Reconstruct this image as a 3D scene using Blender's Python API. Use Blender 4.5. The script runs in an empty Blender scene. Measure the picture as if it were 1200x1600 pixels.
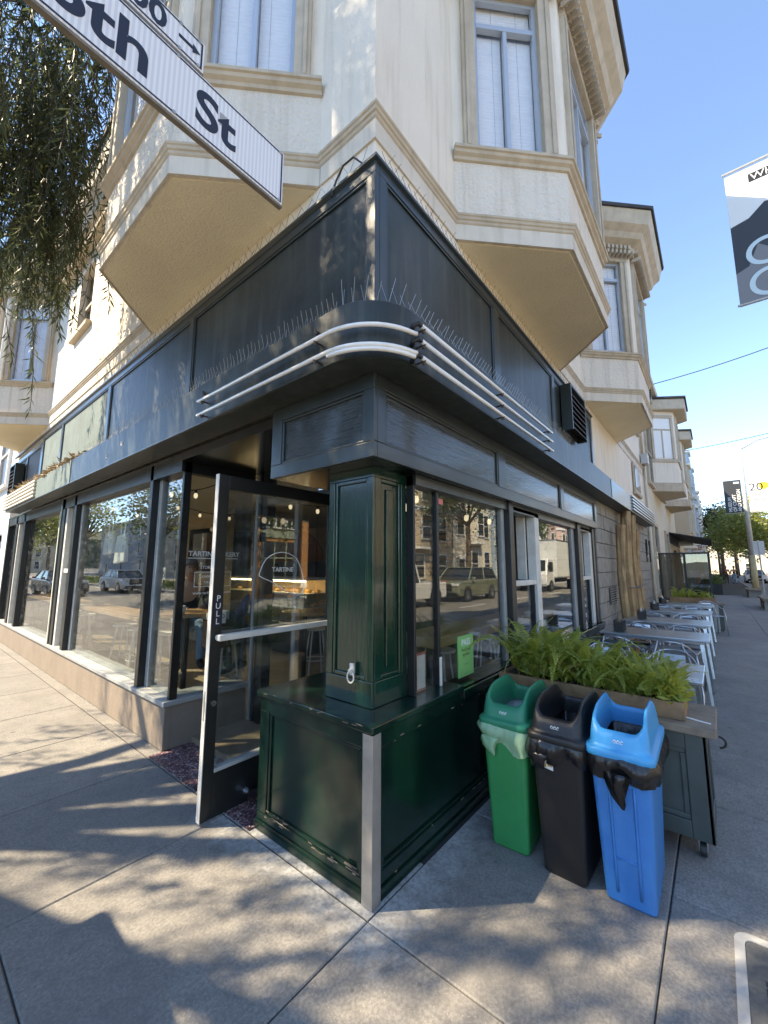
import bpy, math, random
from mathutils import Vector, Matrix
import numpy as np
R=math.radians
random.seed(7); rng=np.random.default_rng(7)
sc=bpy.context.scene
col=sc.collection
# ---------------------------------------------------------------- camera
cd=bpy.data.cameras.new('camera'); camo=bpy.data.objects.new('camera',cd); col.objects.link(camo)
cd.sensor_fit='VERTICAL'; cd.sensor_height=24.0; cd.lens=24*628.02/1600; cd.clip_start=0.02; cd.clip_end=2000
pi_,ya,ro=R(7.7566),R(39.305),R(0.134)
F=Vector((math.cos(ya)*math.cos(pi_),math.sin(ya)*math.cos(pi_),math.sin(pi_)))
r_=Vector((math.sin(ya),-math.cos(ya),0)); u_=r_.cross(F)
r2=math.cos(ro)*r_+math.sin(ro)*u_; u2=-math.sin(ro)*r_+math.cos(ro)*u_
camo.matrix_world=Matrix(((r2.x,u2.x,-F.x,-1.615),(r2.y,u2.y,-F.y,-1.394),(r2.z,u2.z,-F.z,1.6),(0,0,0,1)))
sc.camera=camo
# ---------------------------------------------------------------- light
SUN_EL,SUN_DIR=R(46),Vector((-.69,.724,0)).normalized()
w=bpy.data.worlds.new('World'); sc.world=w; w.use_nodes=True
nt=w.node_tree; nt.nodes.clear()
sky=nt.nodes.new('ShaderNodeTexSky'); sky.sky_type='NISHITA'; sky.sun_disc=False
sky.sun_elevation=SUN_EL; sky.sun_rotation=math.atan2(SUN_DIR.x,SUN_DIR.y); sky.air_density=.7; sky.dust_density=0.0; sky.ozone_density=5.5; sky.altitude=500
bg=nt.nodes.new('ShaderNodeBackground'); bg.inputs[1].default_value=.15
wo=nt.nodes.new('ShaderNodeOutputWorld'); nt.links.new(sky.outputs[0],bg.inputs[0]); nt.links.new(bg.outputs[0],wo.inputs[0])
sl=bpy.data.lights.new('sun','SUN'); sl.energy=2.75; sl.angle=R(.53); sl.color=(1,.93,.82)
so=bpy.data.objects.new('sun',sl); col.objects.link(so)
to=Vector((SUN_DIR.x*math.cos(SUN_EL),SUN_DIR.y*math.cos(SUN_EL),math.sin(SUN_EL)))
so.rotation_euler=to.to_track_quat('Z','Y').to_euler(); so.location=(-20,20,30)
sc.view_settings.view_transform='Standard'; sc.view_settings.look='None'; sc.view_settings.gamma=1; sc.view_settings.use_curve_mapping=False
sc.view_settings.exposure=2.22
sc.view_settings.use_white_balance=True; sc.view_settings.white_balance_temperature=8300; sc.view_settings.white_balance_tint=8
sc.cycles.max_bounces=8; sc.cycles.diffuse_bounces=4; sc.cycles.glossy_bounces=4; sc.cycles.transparent_max_bounces=16
sc.cycles.sample_clamp_indirect=6; sc.cycles.use_denoising=True; sc.cycles.caustics_reflective=False; sc.cycles.caustics_refractive=False
# ---------------------------------------------------------------- helpers
class MB:
    def __init__(s): s.v=[]; s.f=[]
    def add(s,vs,fs):
        o=len(s.v); s.v+=[tuple(p) for p in vs]; s.f+=[tuple(i+o for i in f) for f in fs]; return s
    def box(s,x0,x1,y0,y1,z0,z1):
        return s.add([(x0,y0,z0),(x1,y0,z0),(x1,y1,z0),(x0,y1,z0),(x0,y0,z1),(x1,y0,z1),(x1,y1,z1),(x0,y1,z1)],
          [(0,3,2,1),(4,5,6,7),(0,1,5,4),(1,2,6,5),(2,3,7,6),(3,0,4,7)])
    def obox(s,c,a,b,d):
        c,a,b,d=map(Vector,(c,a,b,d))
        return s.add([c-a-b-d,c+a-b-d,c+a+b-d,c-a+b-d,c-a-b+d,c+a-b+d,c+a+b+d,c-a+b+d],
          [(0,3,2,1),(4,5,6,7),(0,1,5,4),(1,2,6,5),(2,3,7,6),(3,0,4,7)])
    def prism(s,poly,z0,z1,poly2=None):
        n=len(poly); p2=poly2 or poly
        return s.add([(x,y,z0) for x,y in poly]+[(x,y,z1) for x,y in p2],
          [tuple(range(n-1,-1,-1)),tuple(range(n,2*n))]+[(i,(i+1)%n,n+(i+1)%n,n+i) for i in range(n)])
    def sideprism(s,poly,y0,y1):   # poly in (x,z)
        n=len(poly)
        return s.add([(x,y0,z) for x,z in poly]+[(x,y1,z) for x,z in poly],
          [tuple(range(n)),tuple(range(2*n-1,n-1,-1))]+[((i+1)%n,i,n+i,n+(i+1)%n) for i in range(n)])
    def tube(s,pts,r,n=8,flat=1.0):
        pts=[Vector(p) for p in pts]; m=len(pts); rs=r if isinstance(r,(list,tuple)) else [r]*m
        vs=[]; a=None
        for i,p in enumerate(pts):
            t=(pts[min(i+1,m-1)]-pts[max(i-1,0)]).normalized()
            if a is None: a=t.orthogonal().normalized()
            a=(a-t*a.dot(t)); a=a.normalized() if a.length>1e-6 else t.orthogonal().normalized()
            b=t.cross(a)
            for k in range(n):
                th=2*math.pi*k/n; vs.append(p+rs[i]*(math.cos(th)*a+math.sin(th)*b))
        fs=[(i*n+k,i*n+(k+1)%n,(i+1)*n+(k+1)%n,(i+1)*n+k) for i in range(m-1) for k in range(n)]
        fs+=[tuple(range(n-1,-1,-1)),tuple((m-1)*n+k for k in range(n))]
        return s.add(vs,fs)
    def lathe(s,prof,c=(0,0,0),n=20):
        vs=[];m=len(prof)
        for r,z in prof:
            for k in range(n):
                t=2*math.pi*k/n; vs.append((c[0]+r*math.cos(t),c[1]+r*math.sin(t),c[2]+z))
        fs=[(i*n+k,i*n+(k+1)%n,(i+1)*n+(k+1)%n,(i+1)*n+k) for i in range(m-1) for k in range(n)]
        fs+=[tuple(range(n-1,-1,-1)),tuple((m-1)*n+k for k in range(n))]
        return s.add(vs,fs)
    def sweep(s,prof,path,sg=1):    # prof [(offset,z)] closed loop, path 2D, outward = right side * sg
        P=[Vector(p) for p in path]; ns=[]
        for i in range(len(P)-1):
            d=(P[i+1]-P[i]).normalized(); ns.append(Vector((d.y,-d.x))*sg)
        k=len(prof); vs=[]
        for i,p in enumerate(P):
            if i==0: m=ns[0]
            elif i==len(P)-1: m=ns[-1]
            else: m=(ns[i-1]+ns[i])/(1+ns[i-1].dot(ns[i]))
            vs+=[(p.x+o*m.x,p.y+o*m.y,z) for o,z in prof]
        fs=[(i*k+j,(i+1)*k+j,(i+1)*k+(j+1)%k,i*k+(j+1)%k) for i in range(len(P)-1) for j in range(k)]
        fs+=[tuple(range(k)),tuple((len(P)-1)*k+j for j in range(k-1,-1,-1))]
        return s.add(vs,fs)
    def fb(s,fr,u0,u1,v0,v1,z0,z1):  # box in a wall frame: fr=(p,e,n)
        p,e,n=fr
        q=lambda u,v,z:(p[0]+e[0]*u+n[0]*v,p[1]+e[1]*u+n[1]*v,z)
        return s.add([q(u0,v0,z0),q(u1,v0,z0),q(u1,v1,z0),q(u0,v1,z0),q(u0,v0,z1),q(u1,v0,z1),q(u1,v1,z1),q(u0,v1,z1)],
          [(0,3,2,1),(4,5,6,7),(0,1,5,4),(1,2,6,5),(2,3,7,6),(3,0,4,7)])
    def build(s,name,mat,parent=None,bevel=0,smooth=False,rec=False,sub=0):
        me=bpy.data.meshes.new(name); v=s.v; loc=Vector((0,0,0))
        if rec:
            a=np.array(v); loc=Vector(((a[:,0].min()+a[:,0].max())/2,(a[:,1].min()+a[:,1].max())/2,a[:,2].min()))
            v=[tuple(Vector(p)-loc) for p in v]
        me.from_pydata(v,[],s.f); me.update()
        o=bpy.data.objects.new(name,me); col.objects.link(o); o.location=loc
        if mat: me.materials.append(M[mat] if isinstance(mat,str) else mat)
        fixn(me)
        if smooth: me.polygons.foreach_set('use_smooth',[True]*len(me.polygons))
        if bevel:
            b=o.modifiers.new('bevel','BEVEL'); b.width=bevel; b.segments=2; b.limit_method='ANGLE'; b.angle_limit=R(35)
        if sub:
            m=o.modifiers.new('sub','SUBSURF'); m.levels=sub; m.render_levels=sub
        if parent: o.parent=parent
        return o
import bmesh
def fixn(me):
    if len(me.polygons)>60000: return
    bm=bmesh.new(); bm.from_mesh(me); bmesh.ops.recalc_face_normals(bm,faces=bm.faces); bm.to_mesh(me); bm.free()
def tag(o,label=None,cat=None,group=None,kind=None):
    if label:o['label']=label
    if cat:o['category']=cat
    if group:o['group']=group
    if kind:o['kind']=kind
    return o
def thing(name,label,cat,loc=(0,0,0),rz=0,group=None):
    o=bpy.data.objects.new(name,None); col.objects.link(o); o.location=loc; o.rotation_euler=(0,0,rz); o.empty_display_size=.1
    return tag(o,label,cat,group)
def copy_tree(o,parent=None):
    c=o.copy(); col.objects.link(c); c.parent=parent
    for ch in list(o.children): copy_tree(ch,c)
    return c
def text(name,s,size,mat,org,right,up,parent=None,ext=.001,align='LEFT',bold=0,sx=1.0):
    cu=bpy.data.curves.new('t','FONT'); cu.body=s; cu.size=size; cu.align_x=align; cu.offset=bold; cu.extrude=ext; cu.resolution_u=8 if size>.2 else 3
    ob=bpy.data.objects.new('t',cu); col.objects.link(ob)
    dg=bpy.context.evaluated_depsgraph_get(); me=bpy.data.meshes.new_from_object(ob.evaluated_get(dg))
    bpy.data.objects.remove(ob); 
    rt=Vector(right).normalized(); up=Vector(up).normalized(); n=rt.cross(up)
    me.transform(Matrix(((rt.x*sx,up.x,n.x,org[0]),(rt.y*sx,up.y,n.y,org[1]),(rt.z*sx,up.z,n.z,org[2]),(0,0,0,1))))
    me.materials.clear(); me.materials.append(M[mat])
    o=bpy.data.objects.new(name,me); col.objects.link(o)
    if parent:o.parent=parent
    return o
# ---------------------------------------------------------------- materials
M={}
def mat(name,c,rough=.6,metal=0,var=0,vs=4,bump=0,bs=60,coat=0,spec=.5,chips=None,streak=None,c2=None,trans=0,emit=0,detail=4):
    m=bpy.data.materials.new(name); m.use_nodes=True; M[name]=m; n=m.node_tree.nodes; L=m.node_tree.links
    b=n['Principled BSDF']; b.inputs['Roughness'].default_value=rough; b.inputs['Metallic'].default_value=metal
    b.inputs['Coat Weight'].default_value=coat; b.inputs['Coat Roughness'].default_value=.08; b.inputs['Specular IOR Level'].default_value=spec
    b.inputs['Base Color'].default_value=(*c,1)
    g=n.new('ShaderNodeNewGeometry'); pos=g.outputs['Position']
    def noise(scale,det=4,rou=.6):
        t=n.new('ShaderNodeTexNoise'); t.inputs['Scale'].default_value=scale; t.inputs['Detail'].default_value=det; t.inputs['Roughness'].default_value=rou; L.new(pos,t.inputs['Vector']); return t.outputs[0]
    def ramp(src,a,bb,ca=(0,0,0,1),cb=(1,1,1,1)):
        r=n.new('ShaderNodeValToRGB'); r.color_ramp.elements[0].position=a; r.color_ramp.elements[1].position=bb; r.color_ramp.elements[0].color=ca; r.color_ramp.elements[1].color=cb; L.new(src,r.inputs[0]); return r.outputs[0]
    def mix(fac,a,bb,mode='MIX'):
        x=n.new('ShaderNodeMix'); x.data_type='RGBA'; x.blend_type=mode
        if isinstance(fac,float): x.inputs[0].default_value=fac
        else: L.new(fac,x.inputs[0])
        for i,q in ((6,a),(7,bb)):
            if isinstance(q,tuple): x.inputs[i].default_value=q
            else: L.new(q,x.inputs[i])
        return x.outputs[2]
    cur=None
    if var or c2:
        c2_=c2 or tuple(max(0,k*(1-var)) for k in c); c1_=c if c2 else tuple(k*(1+var*.5) for k in c)
        cur=ramp(noise(vs,detail),.3,.7,(*c2_,1),(*c1_,1))
    base=(*c,1)
    if streak:   # vertical weather streaks: (colour, amount)
        mp=n.new('ShaderNodeMapping'); mp.inputs['Scale'].default_value=(9,9,.7); L.new(pos,mp.inputs[0])
        t=n.new('ShaderNodeTexNoise'); t.inputs['Scale'].default_value=1.5; t.inputs['Detail'].default_value=5; L.new(mp.outputs[0],t.inputs['Vector'])
        f=ramp(t.outputs[0],.5,.8,(0,0,0,1),(streak[1],)*3+(1,)); cur=mix(f,cur or base,(*streak[0],1))
    if chips:   # (colour, threshold, scale)
        f=ramp(noise(chips[2],6,.7),chips[1],chips[1]+.02); cur=mix(f,cur or base,(*chips[0],1))
    if cur: L.new(cur,b.inputs['Base Color'])
    if bump:
        bn=n.new('ShaderNodeBump'); bn.inputs['Strength'].default_value=bump; bn.inputs['Distance'].default_value=.01; L.new(noise(bs,5),bn.inputs['Height']); L.new(bn.outputs[0],b.inputs['Normal'])
    if emit: b.inputs['Emission Color'].default_value=(*c,1); b.inputs['Emission Strength'].default_value=emit
    if trans:
        tr=n.new('ShaderNodeBsdfTranslucent'); tr.inputs[0].default_value=(*[min(1,k*1.6) for k in c],1)
        ms=n.new('ShaderNodeMixShader'); ms.inputs[0].default_value=trans; L.new(b.outputs[0],ms.inputs[1]); L.new(tr.outputs[0],ms.inputs[2]); L.new(ms.outputs[0],n['Material Output'].inputs[0])
    m['api']=0
    return m,n,L,b,pos,noise,ramp,mix
def glassmat(name,a,bb,tint,rough=0.0,pw=4):
    m=bpy.data.materials.new(name); m.use_nodes=True; M[name]=m; n=m.node_tree.nodes; L=m.node_tree.links; n.remove(n['Principled BSDF'])
    lw=n.new('ShaderNodeLayerWeight'); lw.inputs[0].default_value=.5
    p=n.new('ShaderNodeMath'); p.operation='POWER'; p.inputs[1].default_value=pw; L.new(lw.outputs['Facing'],p.inputs[0])
    q=n.new('ShaderNodeMath'); q.operation='MULTIPLY_ADD'; q.inputs[1].default_value=bb; q.inputs[2].default_value=a; q.use_clamp=True; L.new(p.outputs[0],q.inputs[0])
    t=n.new('ShaderNodeBsdfTransparent'); t.inputs[0].default_value=(*tint,1); gl=n.new('ShaderNodeBsdfGlossy'); gl.inputs['Roughness'].default_value=rough
    # slight ripple of old plate glass
    g=n.new('ShaderNodeNewGeometry'); no=n.new('ShaderNodeTexNoise'); no.inputs['Scale'].default_value=1.3; no.inputs['Detail'].default_value=1; L.new(g.outputs['Position'],no.inputs['Vector'])
    bp=n.new('ShaderNodeBump'); bp.inputs['Strength'].default_value=.05; bp.inputs['Distance'].default_value=.02; L.new(no.outputs[0],bp.inputs['Height']); L.new(bp.outputs[0],gl.inputs['Normal'])
    x=n.new('ShaderNodeMixShader'); L.new(q.outputs[0],x.inputs[0]); L.new(t.outputs[0],x.inputs[1]); L.new(gl.outputs[0],x.inputs[2])
    # thin film of dust and wiping smears
    mp=n.new('ShaderNodeMapping'); mp.inputs['Scale'].default_value=(3,3,9); mp.inputs['Rotation'].default_value=(.5,.3,0); L.new(g.outputs['Position'],mp.inputs[0])
    n2=n.new('ShaderNodeTexNoise'); n2.inputs['Scale'].default_value=1.5; n2.inputs['Detail'].default_value=6; L.new(mp.outputs[0],n2.inputs['Vector'])
    mr=n.new('ShaderNodeMapRange'); mr.inputs[1].default_value=.45; mr.inputs[2].default_value=.8; mr.inputs[3].default_value=.004; mr.inputs[4].default_value=.06; L.new(n2.outputs[0],mr.inputs[0])
    df=n.new('ShaderNodeBsdfDiffuse'); df.inputs[0].default_value=(.6,.6,.57,1); y=n.new('ShaderNodeMixShader'); L.new(mr.outputs[0],y.inputs[0]); L.new(x.outputs[0],y.inputs[1]); L.new(df.outputs[0],y.inputs[2]); L.new(y.outputs[0],n['Material Output'].inputs[0])
glassmat('glass',.11,.6,(.9,.93,.92)); glassmat('doorglass',.2,.5,(.93,.95,.94)); glassmat('upglass',.04,.4,(.99,.99,1)); glassmat('bulbglass',.1,.5,(.95,.95,.95)); glassmat('carglass',.1,.6,(.25,.28,.28)); glassmat('screenglass',.12,.6,(.45,.46,.44))
mat('cream',(.82,.74,.625),.85,var=.06,vs=1.3,bump=.25,bs=45,streak=((.5,.42,.31),.5))
mat('apron',(.83,.755,.65),.9,var=.06,vs=2,bump=1.0,bs=30,streak=((.47,.39,.29),.5))
mat('soffit',(.88,.77,.56),.85,var=.1,vs=1.2,bump=.6,bs=60,chips=None)
mat('trim',(.53,.445,.335),.7,var=.16,vs=6,bump=.15,bs=80,streak=((.3,.23,.16),.5))
mat('band',(.68,.61,.51),.75,var=.1,vs=3,bump=.15,bs=80,streak=((.36,.29,.21),.55))
mat('alu',(.45,.5,.56),.4,metal=.3)
mat('blind',(.86,.87,.86),.6)
# blinds: slat relief
def slats(name,scale,strength):
    m=M[name]; n=m.node_tree.nodes; L=m.node_tree.links; b=n['Principled BSDF']
    g=n.new('ShaderNodeNewGeometry'); wv=n.new('ShaderNodeTexWave'); wv.wave_type='BANDS'; wv.bands_direction='Z'; wv.inputs['Scale'].default_value=scale; wv.inputs['Distortion'].default_value=.05; L.new(g.outputs['Position'],wv.inputs['Vector'])
    bp=n.new('ShaderNodeBump'); bp.inputs['Strength'].default_value=strength; bp.inputs['Distance'].default_value=.01; L.new(wv.outputs[0],bp.inputs['Height']); L.new(bp.outputs[0],b.inputs['Normal'])
slats('blind',9,.3)
mat('curtain',(.75,.75,.76),.9,bump=.3,bs=12)
mat('roofing',(.05,.05,.055),.8,var=.3,vs=5)
mat('slate',(.031,.039,.036),.42,var=.45,vs=2.2,bump=.16,bs=22,coat=.06,spec=.35,streak=((.085,.095,.09),.6),chips=((.3,.31,.3),.76,16))
mat('fadedgreen',(.16,.21,.2),.75,var=.2,vs=3,bump=.5,bs=30,streak=((.08,.1,.09),.6))
mat('slate_trim',(.025,.034,.033),.35,var=.3,vs=5,bump=.08,bs=60,coat=.2,chips=((.1,.11,.11),.72,30))
mat('slate_wood',(.034,.044,.045),.26,var=.4,vs=3,coat=.5,chips=((.2,.2,.19),.76,30))
def woodrelief(name,sc3,strength,dist=6):
    m=M[name]; n=m.node_tree.nodes; L=m.node_tree.links; b=n['Principled BSDF']
    g=n.new('ShaderNodeNewGeometry'); mp=n.new('ShaderNodeMapping'); mp.inputs['Scale'].default_value=sc3; L.new(g.outputs['Position'],mp.inputs[0])
    no=n.new('ShaderNodeTexNoise'); no.inputs['Scale'].default_value=1; no.inputs['Detail'].default_value=5; no.inputs['Distortion'].default_value=.6; L.new(mp.outputs[0],no.inputs['Vector'])
    bp=n.new('ShaderNodeBump'); bp.inputs['Strength'].default_value=strength; bp.inputs['Distance'].default_value=.009; L.new(no.outputs[0],bp.inputs['Height']); L.new(bp.outputs[0],b.inputs['Normal'])
woodrelief('slate_wood',(7,7,70),1.0)
mat('green',(.005,.034,.021),.18,var=.4,vs=3,coat=.4,chips=((.3,.26,.2),.735,24))
woodrelief('green',(60,60,5),.22)
mat('green_dark',(.004,.022,.015),.2,var=.5,vs=3,coat=.25,bump=.06,bs=14,chips=((.28,.25,.2),.745,24))
mat('black',(.012,.014,.014),.4,var=.3,vs=5,bump=.12,bs=50,chips=((.5,.49,.45),.735,26))
mat('blackplain',(.01,.011,.012),.45)
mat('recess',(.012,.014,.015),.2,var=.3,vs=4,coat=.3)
mat('whitepaint',(.66,.64,.58),.6,var=.15,vs=9,bump=.2,bs=60,chips=((.12,.1,.08),.69,20))
mat('greypaint',(.36,.37,.36),.55,var=.2,vs=6,bump=.15,bs=50,chips=((.1,.1,.1),.72,25))
mat('guard',(.5,.48,.45),.42,metal=.75,var=.2,vs=8,bump=.08,bs=40,chips=((.2,.19,.18),.74,30))
mat('chrome',(.7,.7,.72),.15,metal=1)
mat('taupe',(.27,.215,.165),.75,var=.15,vs=3,bump=.25,bs=25,streak=((.16,.13,.1),.5))
mat('neon',(.82,.8,.76),.25,var=.05,coat=.5,streak=((.45,.4,.33),.3))
mat('spike',(.33,.33,.33),.35,metal=.8)
mat('rust',(.08,.06,.05),.6,metal=.4)
mat('block',(.3,.275,.235),.75,var=.3,vs=6,bump=1.0,bs=50)
mat('mortar',(.1,.09,.08),.9)
mat('tanwall',(.62,.47,.3),.8,var=.05)
mat('darkwall',(.06,.052,.047),.6)
mat('ceil',(.6,.54,.44),.8)
mat('floorin',(.3,.23,.16),.45,var=.3,vs=4)
mat('orange',(.52,.17,.025),.6)
mat('letters',(.8,.8,.78),.5)
mat('ink',(.012,.014,.03),.5)
mat('woodbar',(.42,.24,.11),.4,var=.25,vs=6); woodrelief('woodbar',(3,60,60),.2)
mat('woodslat',(.32,.2,.11),.5,var=.3,vs=5)
mat('whitemetal',(.72,.71,.68),.35)
mat('brownleather',(.12,.04,.02),.45)
mat('paper',(.78,.76,.7),.7)
mat('porcelain',(.78,.78,.76),.15,coat=.4)
mat('canvas',(.74,.72,.62),.85,bump=.3,bs=40)
mat('cake',(.7,.4,.12),.6,var=.4,vs=20)
mat('passgreen',(.22,.52,.16),.5,var=.06); mat('pinkred',(.6,.15,.13),.5)
mat('bin_green',(.015,.24,.07),.42,var=.12,vs=4,bump=.12,bs=120,chips=((.16,.4,.24),.67,26),streak=((.05,.32,.14),.6)); mat('lid_green',(.008,.2,.1),.4,bump=.1,bs=150)
mat('bin_black',(.011,.011,.012),.42,bump=.15,bs=140,chips=((.07,.07,.07),.7,24)); mat('bin_blue',(.022,.19,.5),.45,bump=.15,bs=140,var=.12,vs=4,chips=((.16,.28,.52),.68,26),streak=((.05,.24,.52),.6)); mat('lid_blue',(.02,.3,.6),.4,bump=.1,bs=150)
mat('bag_black',(.01,.01,.011),.22,bump=.5,bs=22); mat('bag_green',(.42,.62,.4),.35,bump=.6,bs=22,trans=.4); mat('bag_white',(.5,.56,.54),.4,bump=.5,bs=20)
mat('cartgreen',(.065,.08,.073),.45,var=.25,vs=5,chips=((.42,.38,.3),.7,14))
mat('weathered',(.27,.2,.14),.75,var=.35,vs=7,bump=.3,bs=40); woodrelief('weathered',(50,4,50),.5)
mat('wood_side',(.3,.17,.085),.7,var=.4,vs=8,bump=.3,bs=40)
mat('soil',(.04,.028,.018),.95)
mm_=mat('fern',(.42,.43,.075),.5,c2=(.17,.21,.035),vs=5,trans=.35)
def fernvar():
    m,n,L,b,pos,noise,ramp,mix=mm_; src=b.inputs['Base Color'].links[0].from_socket; oi=n.new('ShaderNodeObjectInfo')
    L.new(mix(ramp(oi.outputs['Random'],.1,.95,(0,0,0,1),(.75,.75,.75,1)),src,(.13,.17,.02,1)),b.inputs['Base Color'])
fernvar()
mat('fern_dry',(.3,.2,.06),.6,trans=.3)
mat('caster',(.03,.03,.03),.5); mat('tabletop',(.5,.53,.56),.28,metal=.85,var=.12,vs=5,bump=.05,bs=80); mat('tubealu',(.45,.47,.5),.3,metal=.8,var=.1)
mat('wire_black',(.012,.012,.013),.5)
mat('bark',(.52,.34,.17),.85,c2=(.32,.19,.09),vs=5,streak=((.05,.03,.018),1.0)); woodrelief('bark',(18,18,2),1.0)
mat('pepper',(.08,.1,.045),.5,c2=(.035,.05,.02),vs=2,trans=.3); mat('twig',(.07,.05,.035),.8); mat('trunk',(.14,.1,.07),.9,bump=.8,bs=18,var=.4,vs=5)
mat('leaf_a',(.085,.13,.025),.5,c2=(.04,.075,.015),vs=1.2,trans=.3); mat('leaf_b',(.24,.25,.06),.5,c2=(.12,.15,.03),vs=1,trans=.3); mat('leaf_dark',(.03,.025,.025),.5,c2=(.015,.015,.015),vs=1,trans=.2)
mat('signwhite',(.8,.8,.82),.35); mat('signedge',(.2,.17,.13),.6,var=.3,vs=20)
mat('asphalt',(.2,.185,.16),.85,var=.25,vs=1.2,bump=.3,bs=120); mat('kerb',(.3,.29,.27),.85,var=.2,vs=3,bump=.2,bs=60); mat('paintline',(.62,.61,.57),.7,chips=((.1,.1,.1),.66,6)); mat('far_ground',(.1,.1,.09),.9)
mat('dirtjoint',(.05,.047,.043),.95)
mat('brick',(.55,.25,.1),.8,var=.3,vs=9); mat('brickmortar',(.4,.33,.25),.9); mat('sage',(.3,.33,.25),.6)
for k,cc in (('h_pink',(.52,.38,.34)),('h_blue',(.34,.44,.52)),('h_cream',(.66,.6,.48)),('h_white',(.7,.7,.68)),('h_grey',(.36,.37,.38)),('h_tan',(.5,.4,.28))): mat(k,cc,.8,var=.08,vs=.8,bump=.15,bs=20)
mat('darkpane',(.03,.035,.04),.08,coat=.5); mat('redroof',(.4,.12,.06),.8)
mat('car_green',(.26,.28,.19),.25,metal=.3,coat=.7); mat('car_white',(.75,.75,.74),.3,coat=.6); mat('tyre',(.015,.015,.016),.8); mat('rim',(.3,.3,.31),.3,metal=.8); mat('lampglass',(.7,.72,.74),.1); mat('lamp_red',(.5,.02,.02),.2); mat('truckbox',(.68,.69,.66),.55,var=.06)
mat('car_dark',(.03,.035,.04),.2,coat=.7); mat('pole_metal',(.5,.5,.48),.5,metal=.2,var=.15); mat('pole_yellow',(.5,.4,.22),.7,var=.2); mat('banner_dark',(.03,.035,.04),.55,bump=.3,bs=3); mat('banner_white',(.78,.78,.76),.6,bump=.3,bs=3); mat('banner_grey',(.2,.2,.21),.55); mat('banner_yellow',(.75,.55,.05),.6); mat('bannerletters',(.55,.68,.72),.5); mat('banner_red',(.5,.1,.1),.6)
mat('skin',(.45,.25,.17),.5); mat('hair_grey',(.2,.18,.16),.7); mat('jacket',(.02,.02,.024),.8,bump=.3,bs=15); mat('jeans',(.24,.36,.5),.85,bump=.4,bs=18); mat('navy',(.025,.035,.11),.8,bump=.3,bs=15); mat('shoe',(.02,.02,.02),.6); mat('cream_cloth',(.5,.42,.33),.9)
mat('granite',(.1,.1,.095),.8,var=.25,vs=40,bump=.3,bs=80)
mat('awning_black',(.012,.012,.014),.7); mat('leaflitter',(.42,.31,.19),.8)
mat('cabinet_green',(.05,.09,.07),.5)
mat('rimstone',(.4,.39,.365),.8,var=.2,vs=12,bump=.2,bs=80)
# retroreflective sheeting with faint vertical bands
m,n,L,b,pos,noise,ramp,mix=mat('signstripe',(.8,.8,.82),.35)
wv_=n.new('ShaderNodeTexWave'); wv_.bands_direction='X'; wv_.inputs['Scale'].default_value=17; L.new(pos,wv_.inputs['Vector'])
L.new(mix(ramp(wv_.outputs[0],.45,.55),(.68,.69,.73,1),(.82,.82,.82,1)),b.inputs['Base Color'])
# concrete slabs
m,n,L,b,pos,noise,ramp,mix=mat('concrete',(.235,.222,.205),.85)
def mth0(a,b_):
    x=n.new('ShaderNodeMath'); x.operation='MULTIPLY'; L.new(a,x.inputs[0]); L.new(b_,x.inputs[1]); return x.outputs[0]
c0=ramp(noise(2.2,6),.3,.7,(.25,.23,.203,1),(.36,.333,.294,1))
c1=mix(ramp(noise(70,4),.38,.62,(0,0,0,1),(.6,.6,.6,1)),c0,(.115,.108,.1,1))
c1=mix(ramp(noise(14,5),.5,.68,(0,0,0,1),(.45,.45,.45,1)),c1,(.12,.11,.1,1))
c1=mix(ramp(noise(160,2),.66,.72,(0,0,0,1),(.9,.9,.9,1)),c1,(.58,.56,.52,1))
vo=n.new('ShaderNodeTexVoronoi'); vo.inputs['Scale'].default_value=2.3; L.new(pos,vo.inputs['Vector'])
c1=mix(ramp(vo.outputs['Distance'],.03,.05,(.75,.75,.75,1),(0,0,0,1)),c1,(.05,.047,.045,1))      # gum spots
c1=mix(ramp(noise(.9,5),.52,.7,(0,0,0,1),(.55,.55,.55,1)),c1,(.14,.13,.118,1))
ve=n.new('ShaderNodeTexVoronoi'); ve.feature='DISTANCE_TO_EDGE'; ve.inputs['Scale'].default_value=.55
nz=n.new('ShaderNodeTexNoise'); nz.inputs['Scale'].default_value=5; nz.inputs['Detail'].default_value=4; L.new(pos,nz.inputs['Vector'])
va=n.new('ShaderNodeMixRGB'); va.inputs[0].default_value=.06; L.new(pos,va.inputs[1]); L.new(nz.outputs['Color'],va.inputs[2]); L.new(va.outputs[0],ve.inputs['Vector'])
c1=mix(mth0(ramp(ve.outputs['Distance'],.0008,.0025,(.75,.75,.75,1),(0,0,0,1)),ramp(noise(.5,2),.63,.7)),c1,(.08,.075,.07,1))
vg=n.new('ShaderNodeTexVoronoi'); vg.inputs['Scale'].default_value=6.5; L.new(pos,vg.inputs['Vector'])
c1=mix(ramp(vg.outputs['Distance'],.05,.08,(.8,.8,.8,1),(0,0,0,1)),c1,(.12,.11,.1,1))
oi=n.new('ShaderNodeObjectInfo'); c1=mix(ramp(oi.outputs['Random'],0,1,(0,0,0,1),(.42,.42,.42,1)),c1,(.15,.142,.132,1))
sx=n.new('ShaderNodeSeparateXYZ'); L.new(pos,sx.inputs[0])
def mth(op,a,bq,cl=False):
    x=n.new('ShaderNodeMath'); x.operation=op; x.use_clamp=cl
    for i,q in enumerate((a,bq)):
        if isinstance(q,(int,float)): x.inputs[i].default_value=q
        else: L.new(q,x.inputs[i])
    return x.outputs[0]
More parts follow.
